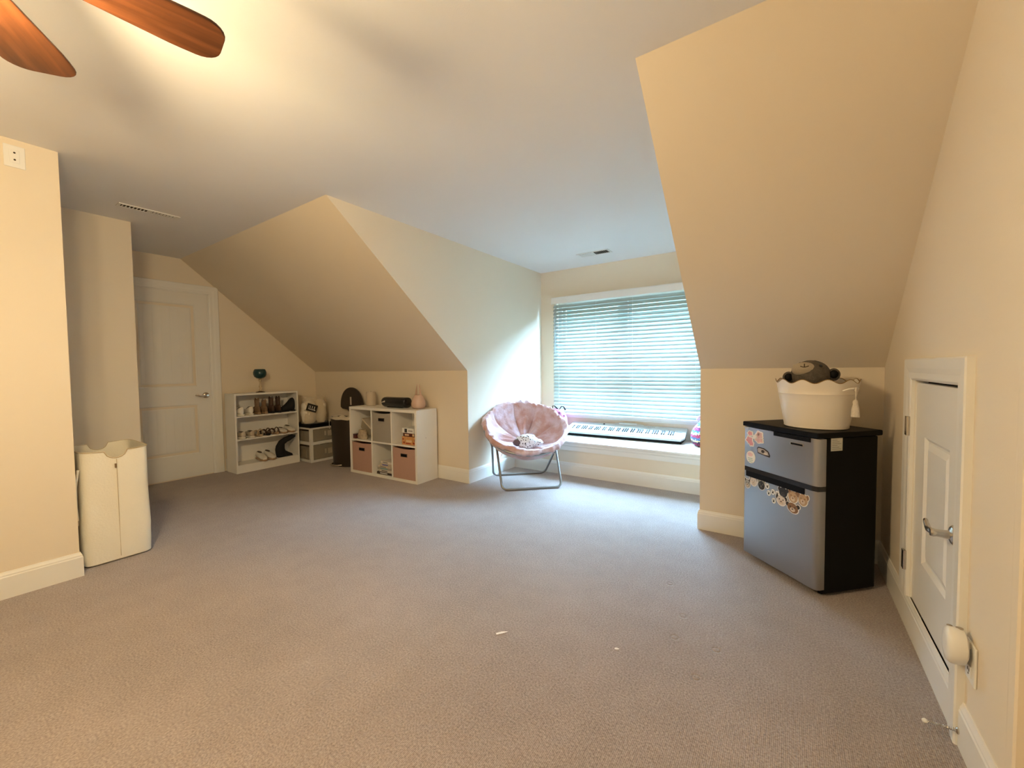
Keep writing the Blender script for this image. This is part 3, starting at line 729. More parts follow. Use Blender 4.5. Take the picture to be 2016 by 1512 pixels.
lr = lambda z, k, ph: [(x*(1+0.012*math.sin(i*2.3+ph)), y*(1+0.012*math.cos(i*1.9+ph)), zz+0.004*math.sin(i*1.7+ph)) for i, (x, y, zz) in enumerate(sr(z, k=k))]
m = MB(); m.loft([lr(0.572,1.015,0),lr(0.592,1.03,1),lr(0.600,1.0,2),lr(0.590,0.95,3),lr(0.50,0.85,4),lr(0.35,0.7,5)], cap=False); m.build('bin_liner', LIN, tcn, smooth=True)
ol = []
for i in range(25):
    a = PI*i/24; ol.append((0.225*math.cos(a), 0.255*math.sin(a)**0.85 if i not in (0, 24) else 0))
ol = [(0.05,-0.055),(0.075,-0.03),(0.19,-0.02)]+ol+[(-0.19,-0.02),(-0.075,-0.03),(-0.05,-0.055)]
m = MB(); m.prism([(x, 0.092, 0.70+z) for x, z in ol], (0,0.026,0.0)); m.build('lid', BROWNP, tcn, bevel=0.006)
m = MB(); m.box((-0.05,0.098,0.585),(0.05,0.118,0.66)); m.build('hinge_arm', BROWNP, tcn)
m = MB(); m.box((-0.012,0.088,0.735),(0.016,0.0915,0.835)); m.build('lid_sticker', nodemat('pale_sticker',(0.55,0.47,0.38),0.6), tcn)
m = MB(); m.tube([(-0.115,-0.105,0.020),(-0.08,-0.150,0.018),(-0.02,-0.168,0.016),(0.04,-0.150,0.018),(0.075,-0.105,0.020)], 0.010, 8); m.build('foot_pedal', NICKEL, tcn, smooth=True)
m = MB(); T = Matrix.Translation((-0.174,-0.098,0.50)) @ Matrix.Rotation(R(-38), 4, 'Z')
m.box((-0.018,-0.002,-0.055),(0.018,0.0,0.03), T=T); m.box((-0.018,-0.002,0.03),(-0.008,0.0,0.055), T=T); m.box((0.008,-0.002,0.03),(0.018,0.0,0.055), T=T)
hg = m.build('hang_tag', WPLAST, tcn)
m = MB(); T2 = T @ Matrix.Translation((0,-0.0022,-0.032)) @ Matrix.Rotation(R(90), 4, 'X'); m.T = T2; m.lathe([(0.007,0),(0.007,0.0008)], 12); m.build('tag_print', BLACK, hg)

# ------------------------------------------------------------------ cube organizer
oa = math.atan2(0.043, 1.065)
og = thing('cube_organizer', 'white six-cube storage shelf against the low knee wall', 'shelf unit', (-4.172, 2.784, 0), oa)
OW, OD, OH = 1.066, 0.30, 0.755; to = 0.028; ti = 0.016
v1, v2, hm = 0.366, 0.684, 0.372
m = MB(); m.box((0,0,0),(to,OD,OH)); m.build('side_panel', WHITE, og, bevel=0.001)
m = MB(); m.box((OW-to,0,0),(OW,OD,OH)); sp = m.build('side_panel', WHITE, og, bevel=0.001)
m = MB(); m.box((to,0,OH-to),(OW-to,OD,OH)); m.build('top_panel', WHITE, og)
m = MB(); m.box((to,0,0),(OW-to,OD,to)); m.build('bottom_panel', WHITE, og)
for v in (v1, v2):
    for (z0, z1) in ((to, hm), (hm+ti, OH-to)):
        m = MB(); m.box((v,0.003,z0),(v+ti,OD-0.005,z1)); m.build('divider', WHITE, og)
m = MB(); m.box((to,0.002,hm),(OW-to,OD-0.005,hm+ti)); m.build('middle_shelf', WHITE, og)
m = MB(); m.box((to,OD-0.005,to),(OW-to,OD-0.001,OH-to)); m.build('back_panel', WHITE, og)
m = MB(); m.T = Matrix.Translation((OW,0.13,0.46)) @ Matrix.Rotation(R(90), 4, 'Y'); m.lathe([(0.004,0),(0.004,0.0012)], 10); m.build('screw_cap', nodemat('grey_cap',(0.4,0.38,0.35),0.5), sp)
OM = Matrix.Translation((-4.172, 2.784, 0)) @ Matrix.Rotation(oa, 4, 'Z')
def ow(x, y, z): return tuple(OM @ Vector((x, y, z)))
PINKB = nodemat('dusty_pink_fabric',(0.47,0.29,0.225),0.9,var=0.05,vscale=40,bump=0.15,bscale=300)
GREYB = nodemat('warm_grey_fabric',(0.36,0.33,0.28),0.9,var=0.05,vscale=40,bump=0.15,bscale=300)
def cbin(label, x0, x1, z0, h, mat):
    b = thing('storage_bin', label, 'storage bin', ow((x0+x1)/2, 0.008, z0), oa, 'fabric bins in the cube organizer')
    w = (x1-x0)/2; m = MB(); D = 0.27; th = 0.006
    def fr(y0, y1):
        n = 8; pts = [(-w,0),(w,0),(w,h)]+[(w-2*w*(i+1)/n, h-0.010*math.sin(PI*(i+1)/n)) for i in range(n)]
        m.prism([(x,y0,z) for x, z in pts], (0,y1-y0,0))
    fr(0.0, th); fr(D-th, D)
    m.box((-w,th,0),(-w+th,D-th,h)); m.box((w-th,th,0),(w,D-th,h)); m.box((-w+th,th,0),(w-th,D-th,th)); m.build('bin_body', mat, b)
    m = MB()
    zc = h-0.075
    m.box((-0.048,-0.0035,zc-0.018),(0.048,0.0,zc+0.018)); rim = m.build('handle_grommet', nodemat('grommet_dark',(0.10,0.07,0.06),0.4), b, bevel=0.003)
    m = MB(); m.box((-0.042,-0.0048,zc-0.013),(0.042,-0.0034,zc+0.013)); m.build('hand_slot_shade', BLACK, b)  # black patch painted for the shade inside the hand cut-out
    return b
cbin('warm grey fabric bin in the upper middle cube of the organizer', v1+ti+0.004, v2-0.004, hm+ti+0.001, 0.318, GREYB)
cbin('dusty pink fabric bin in the lower left cube of the organizer', to+0.004, v1-0.004, to+0.001, 0.325, PINKB)
cbin('dusty pink fabric bin in the lower right cube of the organizer', v2+ti+0.004, OW-to-0.004, to+0.001, 0.325, PINKB)
def obox(name, label, cat, x, y, z, L, Dd, h, rz, mat, group=None, bevel=0.002, extra=None):
    b = thing(name, label, cat, ow(x, y, z), oa+rz, group)
    return b
# boxes in the upper right cube
zc = hm+ti+0.001
pz = thing('puzzle_box', 'orange puzzle box at the bottom of the stack in the upper right cube', 'box', ow(0.925,0.13,zc), oa+R(2), 'game boxes in the upper right cube')
ORN = nodemat('orange_print',(0.62,0.30,0.10),0.5,var=0.45,vscale=30)
m = MB(); m.box((-0.105,-0.10,0),(0.105,0.12,0.085)); m.build('box_body', ORN, pz, bevel=0.002)
RED = nodemat('deep_red_print',(0.30,0.03,0.02),0.5)
for (x, z, w, h) in ((-0.085,0.012,0.02,0.02),(-0.05,0.010,0.07,0.010),(-0.045,0.028,0.08,0.022),(0.05,0.012,0.022,0.018),(0.07,0.04,0.02,0.02),(-0.095,0.05,0.018,0.016)):
    m = MB(); m.box((x,-0.1012,z),(x+w,-0.1,z+h)); m.build('print_patch', RED if w < 0.075 else nodemat('cream_print',(0.75,0.55,0.32),0.5), pz)
mz = thing('small_dark_box', 'dark red boxed game between the white box and the orange puzzle', 'box', ow(0.925,0.13,zc+0.0855), oa, 'game boxes in the upper right cube')
m = MB(); m.box((-0.085,-0.10,0),(0.09,0.10,0.038)); m.build('box_body', nodemat('maroon_card',(0.10,0.018,0.012),0.45), mz, bevel=0.002)
m = MB(); m.box((-0.06,-0.1012,0.010),(0.0,-0.1,0.026)); m.box((0.05,-0.1012,0.008),(0.075,-0.1,0.030)); m.build('print_patch', nodemat('cream_print',(0.75,0.55,0.32),0.5), mz)
wz_ = thing('white_game_box', 'white box with a black square on its end, upper right cube', 'box', ow(0.925,0.12,zc+0.124), oa-R(3), 'game boxes in the upper right cube')
m = MB(); m.box((-0.09,-0.10,0),(0.09,0.10,0.050)); m.build('box_body', WPLAST, wz_, bevel=0.002)
m = MB(); m.box((-0.05,-0.1012,0.006),(-0.012,-0.1,0.044)); m.build('black_square', nodemat('black_print',(0.03,0.03,0.03),0.5,var=0.6,vscale=90), wz_)
m = MB()
for k in range(4): m.box((0.01+0.016*k,-0.1012,0.018),(0.02+0.016*k,-0.1,0.032))
m.build('lettering', nodemat('grey_print',(0.25,0.2,0.18),0.5), wz_)
dk = thing('dark_bottle', 'small dark bottle on the white box in the upper right cube', 'bottle', ow(0.975,0.16,zc+0.1745), oa)
m = MB(); m.lathe([(0.022,0),(0.024,0.01),(0.024,0.05),(0.012,0.062),(0.011,0.075)], 14); m.build('bottle_body', BLACKG, dk, smooth=True)
m = MB(); m.lathe([(0.0125,0.075),(0.0125,0.088),(0.008,0.092)], 12); m.build('cap', RED, dk)
# books in the lower middle cube
zb = to+0.0012
for i, (lab, L, Dd, h, rz, dx, cc) in enumerate((
    ('black hardback at the bottom of the stack in the lower middle cube', 0.25, 0.20, 0.026, 1, 0.0, (0.03,0.018,0.014)),
    ('white paperback resting on the black hardback', 0.215, 0.18, 0.026, -3, 0.01, (0.66,0.62,0.56)),
    ('grey patterned paperback third from the bottom of the stack', 0.225, 0.17, 0.022, 4, 0.005, (0.40,0.36,0.31)),
    ('cream paperback in the middle of the stack, fourth from the bottom', 0.23, 0.17, 0.016, -5, -0.012, (0.68,0.60,0.48)),
    ('beige hardback below the top book of the stack', 0.19, 0.16, 0.030, 2, 0.02, (0.55,0.47,0.36)),
    ('white topmost book of the stack in the lower middle cube', 0.185, 0.15, 0.022, -4, 0.022, (0.78,0.72,0.64)))):
    b = thing('book', lab, 'book', ow(0.548+dx, 0.03, zb), oa+R(rz), 'books in the lower middle cube')
    cov = nodemat('cover_%d'%i, cc, 0.5, var=0.25 if i in (2,) else 0.08, vscale=60)
    m = MB(); m.box((-L/2,-0.001,0),(L/2,Dd,0.0025)); m.box((-L/2,-0.001,h-0.0025),(L/2,Dd,h)); m.box((-L/2,-0.003,0.0),(L/2,0.0,h)); m.build('cover', cov, b)
    m = MB(); m.box((-L/2+0.003,0.0,0.0025),(L/2-0.003,Dd-0.003,h-0.0025)); m.build('pages', nodemat('pages',(0.72,0.66,0.54),0.9), b)
    m = MB(); m.box((-L*0.3,-0.0038,h*0.3),(L*0.15,-0.003,h*0.7)); m.build('spine_title', nodemat('title_%d'%i, tuple(0.75-c if c < 0.4 else 0.12 for c in cc), 0.5), b)
    zb += h+0.0006
# upper left cube
st = thing('clear_storage_tub', 'clear plastic tub with pale rim, tipped diagonally in the upper left cube', 'tub', ow(0.158,0.185,zc+0.125), oa)
st.rotation_euler = (0, R(34), oa)
m = MB()
def orect(z, a, b, r=0.02): return [(sx*a-sx*r*(1-math.cos(q)) if 0 else sx*(a-r)+r*math.cos(q0), sy*(b-r)+r*math.sin(q0), z) for sx, sy, s0 in ((1,1,0),(-1,1,90),(-1,-1,180),(1,-1,270)) for q0 in (R(s0),R(s0+45),R(s0+90))]
m.loft([orect(-0.055,0.085,0.085),orect(0.045,0.098,0.095),orect(0.045,0.095,0.092),orect(-0.051,0.082,0.082)], cap=False); m.f.append(tuple(range(12))); m.m.append(0)
m.build('tub_body', CLEAR, st)
m = MB(); m.loft([orect(0.040,0.101,0.098),orect(0.053,0.105,0.102),orect(0.058,0.099,0.097),orect(0.044,0.095,0.092)], closed=False); m.build('tub_lid', nodemat('cream_plastic',(0.60,0.52,0.40),0.45), st)
gl = thing('patterned_gift_bag', 'crumpled floral paper bag below the tipped tub, upper left cube', 'bag', ow(0.165,0.048,zc), oa)
m = MB(); m.loft([[(0.075*k*math.cos(a)*(1+0.12*math.sin(5*a+z*60)), 0.032*k*math.sin(a)*(1+0.1*math.sin(4*a+z*40)), z) for a in [2*PI*i/14 for i in range(14)]] for z, k in ((0.0,0.95),(0.03,1.0),(0.07,0.9),(0.105,0.7))]); m.build('bag_body', nodemat('floral_paper',(0.42,0.34,0.24),0.7,var=0.55,vscale=35), gl, smooth=True)
cw = thing('rolled_cloth', 'bundle of olive and cream cloth at the right of the upper left cube', 'cloth', ow(0.325,0.13,zc), oa)
m = MB(); m.ball((0,0,0.048), 0.046, 16, 10, (0.62,1.3,1.0), fn=lambda d: 1+0.12*math.sin(9*d.x+4*d.z)); m.build('cloth_bundle', nodemat('olive_cloth',(0.36,0.29,0.17),0.9,var=0.5,vscale=14), cw, smooth=True)
sb = thing('small_maroon_box', 'small maroon box at the lower left of the upper left cube', 'box', ow(0.055,0.05,zc), oa)
m = MB(); m.box((-0.022,-0.03,0),(0.022,0.05,0.05)); m.build('box_body', nodemat('maroon_card',(0.10,0.018,0.012),0.45), sb, bevel=0.002)
m = MB(); m.box((-0.0224,-0.0304,0.035),(0.0224,0.0504,0.0505)); m.build('box_lid', nodemat('plum_card',(0.05,0.012,0.02),0.45), sb, bevel=0.001)

# on top of the organizer
zt = OH+0.0006
wc = thing('white_candle', 'plain off-white cylinder candle at the back left of the cube organizer', 'candle', ow(0.135,0.20,zt))
m = MB(); m.lathe([(0.050,0),(0.055,0.004),(0.055,0.155),(0.050,0.162),(0.045,0.158)], 28); m.build('wax_body', nodemat('off_white_wax',(0.55,0.46,0.35),0.6), wc, smooth=True)
m = MB(); m.lathe([(0.0015,0.157),(0.0015,0.170)], 6); m.build('wick', BLACK, wc)
sp_ = thing('black_speaker', 'glossy black rounded speaker lying on the cube organizer beside the vase', 'speaker', ow(0.60,0.165,zt), oa)
m = MB(); rings = []
for x, k in ((-0.205,0.30),(-0.202,0.55),(-0.192,0.78),(-0.175,0.92),(-0.15,1.0),(0.16,1.0),(0.175,0.97),(0.182,0.85)):
    rings.append([(x, 0.060*k*math.copysign(abs(math.cos(a))**0.8, math.cos(a)), 0.058+0.0565*k*math.copysign(abs(math.sin(a))**0.8, math.sin(a))) for a in [2*PI*i/24 for i in range(24)]])
m.loft(rings); m.build('speaker_shell', BLACKG, sp_, smooth=True)
m = MB(); m.prism([(-0.19,-0.062,0.050),(-0.115,-0.0635,0.058),(-0.115,-0.0635,0.078)], (0,0.003,0)); m.build('gloss_highlight', nodemat('gloss_highlight',(0.6,0.56,0.5),0.3), sp_)  # pale triangle puts the gloss highlight of the shell into colour
m = MB(); m.box((-0.12,-0.03,0.0),(0.12,0.03,0.004)); m.build('foot_pad', BLACK, sp_)
vs = thing('fork_top_vase', 'blush glass vase with two pointed prongs at the right end of the organizer', 'vase', ow(0.925,0.175,zt), oa)
VM = glassmat('blush_glass',(0.80,0.58,0.45),0.72,0.15)
m = MB(); m.lathe([(0.035,0.0),(0.062,0.006),(0.075,0.03),(0.077,0.055),(0.070,0.085),(0.056,0.118),(0.042,0.145),(0.040,0.145),(0.054,0.115),(0.067,0.085),(0.073,0.055),(0.070,0.032),(0.055,0.012),(0.01,0.008)], 28, cap=False); m.build('vase_body', VM, vs, smooth=True)
for s in (-1, 1):
    m = MB(); m.loft([[(s*x0+w*0.9*math.cos(a)*0.6, w*math.sin(a)*1.6, z) for a in [2*PI*i/10 for i in range(10)]] for x0, w, z in ((0.038,0.012,0.125),(0.031,0.0095,0.160),(0.024,0.007,0.20),(0.018,0.004,0.245),(0.017,0.0015,0.262))]); m.build('prong', VM, vs, smooth=True)

# ------------------------------------------------------------------ saucer chair
sc = thing('saucer_chair', 'pink plush saucer chair on a folding grey metal frame, in front of the window seat', 'chair', (-2.26, 3.545, 0), math.atan2(0.69, 0.72))
# local: x = along the floor bars (picture right), y = towards the back
th = R(29)
bx = Vector((1,0,0)); by = Vector((0, math.cos(th), math.sin(th))); bn = bx.cross(by)
C0 = Vector((0,0,0.575))
def P(rho, ph, d): return C0 + bx*rho*math.cos(ph) + by*rho*math.sin(ph) + bn*d
RR = 0.405; NPH, NR = 144, 26
SEG = [R(a) for a in (-78, -28, 22, 62, 98, 140, 188, 238)]
def lobes(ph):
    ph = ph % (2*PI); best = 9; 
    for i in range(len(SEG)):
        a = SEG[i] % (2*PI); b = SEG[(i+1) % len(SEG)] % (2*PI)
        w = (b-a) % (2*PI); u = (ph-a) % (2*PI)
        if u <= w: return u/w, i
    return 0.5, 0
def puffy(ph): u, i = lobes(ph); return max(0.0, math.sin(PI*u))**0.55
def surf(u, ph, side):
    rho = RR*math.sin(u*PI/2)**0.95
    d = -0.235*(1-u**2.1)
    pf = puffy(ph); uu, li = lobes(ph)
    if side:
        prof_ = math.sin(PI*min(1.0, max(0.0, u*0.96+0.02)))**0.6
        lift = 0.012+0.058*prof_*(0.15+0.85*pf)
        c_, s_ = math.cos(ph), math.sin(ph)
        wr = 0.020*noise.noise(Vector((c_*3.1+li, s_*3.1, u*2.6)))+0.012*noise.noise(Vector((c_*9, s_*9, u*3)))
        wr += 0.0075*math.sin(ph*30+4*noise.noise(Vector((c_*2, s_*2, u*2))))*u**3*(0.3+abs(noise.noise(Vector((c_*4, s_*4, 5)))))*1.6
        return P(rho-0.045*prof_*u*u*(0.3+0.7*pf)+wr*0.5*u, ph, d+lift+wr)
    return P(rho+0.018*u**4, ph, d-0.022*(1-0.5*u)-0.006*pf)
m = MB(); rings = []
for j in range(1, NR+1):
    u = j/NR; rings.append([surf(u, 2*PI*i/NPH, 1) for i in range(NPH)])
for q in (0.18, 0.38, 0.58, 0.78, 0.96):
    rr = []
    for i in range(NPH):
        ph = 2*PI*i/NPH; pf = puffy(ph); a = PI*q
        wr = 1+0.22*noise.noise(Vector((math.cos(ph)*8, math.sin(ph)*8, 3)))+0.10*math.sin(ph*38)
        rr.append(P(RR-0.004+(0.018+0.034*pf)*wr*math.sin(a)+0.010*q, ph, 0.008+(0.010+0.022*pf)*math.cos(a)*wr-0.016*q))
    rings.append(rr)
for j in range(NR, 0, -2):
    u = j/NR*0.99; rings.append([surf(u, 2*PI*i/NPH, 0) for i in range(NPH)])
def plushmat():
    m = nodemat('pink_plush',(0.60,0.37,0.34),0.95,var=0.1,vscale=9,bump=0.45,bscale=55,Sheen_Weight=0.45,Sheen_Roughness=0.4)
    nt = m.node_tree
    mx = [n for n in nt.nodes if n.bl_idname == 'ShaderNodeMix'][0]; nz_ = [n for n in nt.nodes if n.bl_idname == 'ShaderNodeTexNoise'][0]
    mx.inputs['A'].default_value = (0.56,0.335,0.30,1); mx.inputs['B'].default_value = (0.68,0.54,0.58,1)  # paler patches paint brushed-pile highlights into the colour
    mr = nt.nodes.new('ShaderNodeMapRange'); mr.inputs['From Min'].default_value = 0.40; mr.inputs['From Max'].default_value = 0.62
    nt.links.new(nz_.outputs['Fac'], mr.inputs['Value']); nt.links.new(mr.outputs[0], mx.inputs['Factor'])
    return m
PLUSH = plushmat()
m.loft(rings); m.build('seat_cushion', PLUSH, sc, smooth=True)
m = MB(); m.tube([P(RR+0.022, 2*PI*i/48, -0.034) for i in range(48)], 0.011, 8, closed=True); m.build('ring_frame', TUBE, sc, smooth=True)
def rpath(pts, r=0.06, n=5):
    out = [Vector(pts[0])]
    for i in range(1, len(pts)-1):
        a, b, c = Vector(pts[i-1]), Vector(pts[i]), Vector(pts[i+1])
        p0 = b+(a-b).normalized()*r; p1 = b+(c-b).normalized()*r
        for k in range(n+1):
            s = k/n; out.append(p0*(1-s)**2+b*2*s*(1-s)+p1*s*s)
    return out+[Vector(pts[-1])]
m = MB(); m.tube(rpath([(-0.425,0.04,0.555),(-0.312,-0.03,0.40),(-0.295,-0.325,0.0125),(0.29,-0.325,0.0125),(0.305,-0.03,0.40),(0.425,0.04,0.555)]), 0.0115, 10); m.build('front_leg_loop', TUBE, sc, smooth=True)
m = MB(); m.tube(rpath([(-0.42,-0.07,0.52),(-0.352,-0.02,0.40),(-0.315,0.235,0.0125),(0.26,0.235,0.0125),(0.355,-0.02,0.40),(0.42,-0.07,0.52)]), 0.0115, 10); m.build('rear_leg_loop', TUBE, sc, smooth=True)
for s in (-1, 1):
    m = MB(); m.tube([(s*0.300,-0.035,0.385),(s*0.360,-0.035,0.385)], 0.008, 8); m.build('pivot_bolt', NICKEL, sc)
for k in range(2):
    mm = MB(); p = P(RR+0.01, (R(228), R(300))[k], -0.03); mm.tube([p, p+Vector((0,-0.008,-0.03)), p+Vector((-0.015*(1-2*k),-0.012,-0.075+0.035*k))], [0.005,0.004,0.003], 5); mm.build('cushion_tie', PLUSH, sc)
bk = thing('spotted_blanket', 'crumpled white blanket with dark spots lying in the pink saucer chair', 'blanket', (0,0,0))
cpos = Matrix.Translation((-2.26,3.545,0)) @ Matrix.Rotation(math.atan2(0.69,0.72), 4, 'Z')
bk.location = cpos @ Vector((0.0,-0.085,0.425)); bk.rotation_euler = (0,0,math.atan2(0.69,0.72))
def spotmat():
    m = bpy.data.materials.new('spotted_fabric'); m.use_nodes = True; nt = m.node_tree; b = nt.nodes['Principled BSDF']; b.inputs['Roughness'].default_value = 0.9
    t = nt.nodes.new('ShaderNodeTexCoord'); v = nt.nodes.new('ShaderNodeTexVoronoi'); v.inputs['Scale'].default_value = 42
    rp = nt.nodes.new('ShaderNodeValToRGB'); rp.color_ramp.interpolation = 'CONSTANT'; e = rp.color_ramp.elements
    e[0].color = (0.05,0.045,0.05,1); e[1].position = 0.27; e[1].color = (0.78,0.78,0.76,1)
    nt.links.new(t.outputs['Object'], v.inputs['Vector']); nt.links.new(v.outputs['Distance'], rp.inputs[0]); nt.links.new(rp.outputs[0], b.inputs['Base Color']); return m
SPOT = spotmat()
m = MB(); m.ball((0.0,0,0.0), 0.10, 30, 18, (1.15,0.72,0.72), fn=lambda d: 1+0.20*noise.noise(d*2.6)+0.07*abs(noise.noise(d*7))-0.08*math.exp(-((d.x-0.1+0.3*d.z)*9)**2)); m.build('main_fold', SPOT, bk, smooth=True)
m = MB(); m.ball((0.09,-0.005,-0.012), 0.055, 20, 12, (1.35,0.8,0.6), fn=lambda d: 1+0.25*noise.noise(d*3)); m.build('right_fold', SPOT, bk, smooth=True)
m = MB(); m.ball((-0.105,-0.01,-0.005), 0.045, 18, 12, (1.0,0.9,0.75), fn=lambda d: 1+0.25*noise.noise(d*3.4)); m.build('dark_fold', nodemat('dark_spot_fabric',(0.12,0.08,0.08),0.9,var=0.8,vscale=40), bk, smooth=True)

# ------------------------------------------------------------------ things on the window seat
ZB = 0.3765
pb = thing('pink_ladybird_plush', 'pink spotted plush with black feelers behind the saucer chair', 'plush toy', (-2.37, 4.42, ZB))
m = MB(); m.ball((0,0,0.148), 0.148, 24, 14, (1.0,0.7,1.0), fn=lambda d: 1+0.04*noise.noise(d*3))
PKP = nodemat('bright_pink_plush',(0.50,0.17,0.28),0.9,var=0.1,bump=0.3,bscale=60); m.build('body', PKP, pb, smooth=True)
rnd = random.Random(4)
for k in range(11):
    a = -2.7+2.4*k/10; e = -0.3+1.1*((k*0.37) % 1)
    d = Vector((math.cos(a)*math.cos(e), math.sin(a)*math.cos(e), math.sin(e)))
    m = MB(); m.ball((d.x*0.146, d.y*0.146*0.7, 0.148+d.z*0.146), 0.013, 10, 6); m.build('spot', nodemat('magenta_spot',(0.20,0.06,0.14),0.9), pb, smooth=True)
for s, z0 in ((-1,0.30),(1,0.30)):
    m = MB(); m.tube([(s*0.045,0,0.283),(s*0.06+0.02,-0.01,0.325),(s*0.06+0.05,-0.01,0.325),(s*0.05+0.085,-0.01,0.285)], [0.005,0.006,0.006,0.011], 8); m.build('feeler', BLACK, pb, smooth=True)

kb = thing('digital_piano', 'white 88-key digital piano lying on the window seat', 'piano keyboard', (-1.545, 4.468, ZB), R(2.2))
kw = 1.33; fy, by_ = -0.140, 0.140
m = MB()
m.prism([(-kw/2+0.03,fy+0.02,0),(-kw/2+0.03,by_,0),(-kw/2+0.03,by_,0.10),(-kw/2+0.03,fy+0.02,0.035)], (kw-0.06,0,0)); m.build('black_base', BLACK, kb, bevel=0.003)
KW = nodemat('white_piano_shell',(0.66,0.70,0.69),0.3,var=0.02)
def ktop(y): return 0.050+(y-fy)/(by_-fy)*0.082
m = MB()
pl_ = [(-kw/2+0.035,fy),(kw/2-0.035,fy),(kw/2,fy+0.05),(kw/2-0.01,by_),(-kw/2+0.01,by_),(-kw/2,fy+0.05)]
m.add([(x,y,ktop(y)-0.022) for x, y in pl_]+[(x,y,ktop(y)) for x, y in pl_], [tuple(range(6))[::-1], tuple(range(6,12))]+[(i,(i+1)%6,6+(i+1)%6,6+i) for i in range(6)])
m.build('shell', KW, kb, bevel=0.003)
sl = (ktop(by_)-ktop(fy))/(by_-fy); ang = math.atan(sl)
kx0, kx1 = -kw/2+0.055, kw/2-0.075; nk = 52; kwid = (kx1-kx0)/nk
KM = nodemat('ivory_key',(0.66,0.71,0.70),0.25,var=0.01)
w0 = None; bkey = None
mmw = MB(); mmw.T = Matrix.Rotation(ang, 4, 'X'); mmw.box((0.0005,0,-0.004),(kwid-0.0005,0.125,0.005))
mmb = MB(); mmb.T = Matrix.Rotation(ang, 4, 'X'); mmb.prism([(-0.0052,0,0.004),(-0.0052,0.006,0.015),(-0.0052,0.083,0.015),(-0.0052,0.083,0.004)], (0.0104,0,0))
for i in range(nk):
    if w0 is None: w0 = mmw.build('white_key', KM, kb); o = w0
    else: o = w0.copy(); COL.objects.link(o)
    o.parent = kb; o.location = (kx0+kwid*i, fy+0.03, ktop(fy+0.03))
    if (i % 7) in (0, 2, 3, 5, 6) and i < nk-1:
        if bkey is None: bkey = mmb.build('black_key', BLACK, kb); o = bkey
        else: o = bkey.copy(); COL.objects.link(o)
        o.parent = kb; o.location = (kx0+kwid*(i+1), fy+0.072, ktop(fy+0.072))
m = MB(); m.T = Matrix.Translation((0,fy+0.165,ktop(fy+0.165))) @ Matrix.Rotation(ang, 4, 'X'); m.box((kx0-0.01,-0.0015,0.0),(kx1+0.03,0.0015,0.0012)); m.build('panel_groove', nodemat('shell_groove',(0.10,0.14,0.14),0.5), kb)
m = MB(); m.T = Matrix.Translation((-0.255,by_-0.035,ktop(by_-0.035))) @ Matrix.Rotation(ang, 4, 'X'); m.lathe([(0.010,0),(0.010,0.006),(0.008,0.008)], 16); m.build('volume_knob', BLACK, kb)
BT = Matrix.Translation((0,by_-0.035,ktop(by_-0.035))) @ Matrix.Rotation(ang, 4, 'X')
for k in range(4):
    mk = MB(); mk.T = BT; mk.box((0.25+0.02*k,-0.003,0),(0.262+0.02*k,0.003,0.003)); mk.build('button', nodemat('grey_button',(0.45,0.47,0.47),0.5), kb)
m = MB(); m.T = Matrix.Translation((0.0,by_-0.012,ktop(by_-0.012))) @ Matrix.Rotation(ang*0.4, 4, 'X'); m.box((-0.13,-0.010,0.0),(0.20,0.010,0.012)); m.box((-0.08,-0.016,0.0),(0.12,0.004,0.024)); m.build('music_rest', KW, kb, bevel=0.002)

cp = thing('crocheted_plush', 'striped multicolour crocheted toy with pink loops at the right end of the window seat', 'plush toy', (-0.685, 4.40, ZB))
def stripes():
    m = bpy.data.materials.new('crochet_stripes'); m.use_nodes = True; nt = m.node_tree; b = nt.nodes['Principled BSDF']; b.inputs['Roughness'].default_value = 0.95
    t = nt.nodes.new('ShaderNodeTexCoord'); sp = nt.nodes.new('ShaderNodeSeparateXYZ'); nt.links.new(t.outputs['Object'], sp.inputs[0])
    n = nt.nodes.new('ShaderNodeTexNoise'); n.inputs['Scale'].default_value = 45; nt.links.new(t.outputs['Object'], n.inputs['Vector'])
    ma = nt.nodes.new('ShaderNodeMath'); ma.operation = 'MULTIPLY_ADD'; ma.inputs[1].default_value = 0.055; nt.links.new(n.outputs['Fac'], ma.inputs[0]); nt.links.new(sp.outputs['Z'], ma.inputs[2])
    mm = nt.nodes.new('ShaderNodeMath'); mm.operation = 'MULTIPLY'; mm.inputs[1].default_value = 3.3; nt.links.new(ma.outputs[0], mm.inputs[0])
    rp = nt.nodes.new('ShaderNodeValToRGB'); rp.color_ramp.interpolation = 'CONSTANT'; e = rp.color_ramp.elements
    cols = [(0,(0.20,0.02,0.06)),(0.20,(0.05,0.02,0.05)),(0.26,(0.75,0.65,0.35)),(0.32,(0.10,0.16,0.30)),(0.40,(0.45,0.06,0.14)),(0.50,(0.80,0.72,0.55)),(0.56,(0.12,0.45,0.60)),(0.62,(0.42,0.10,0.42)),(0.72,(0.80,0.85,0.85)),(0.78,(0.15,0.42,0.62)),(0.85,(0.75,0.80,0.80))]
    e[0].color = (*cols[0][1],1); e[1].position = cols[1][0]; e[1].color = (*cols[1][1],1)
    for p_, c_ in cols[2:]: x = e.new(p_); x.color = (*c_,1)
    nt.links.new(mm.outputs[0], rp.inputs[0]); nt.links.new(rp.outputs[0], b.inputs['Base Color'])
    v = nt.nodes.new('ShaderNodeTexVoronoi'); v.inputs['Scale'].default_value = 70; nt.links.new(t.outputs['Object'], v.inputs['Vector'])
    bpn = nt.nodes.new('ShaderNodeBump'); bpn.inputs['Strength'].default_value = 0.8; bpn.inputs['Distance'].default_value = 0.01; nt.links.new(v.outputs['Distance'], bpn.inputs['Height']); nt.links.new(bpn.outputs[0], b.inputs['Normal'])
    return m
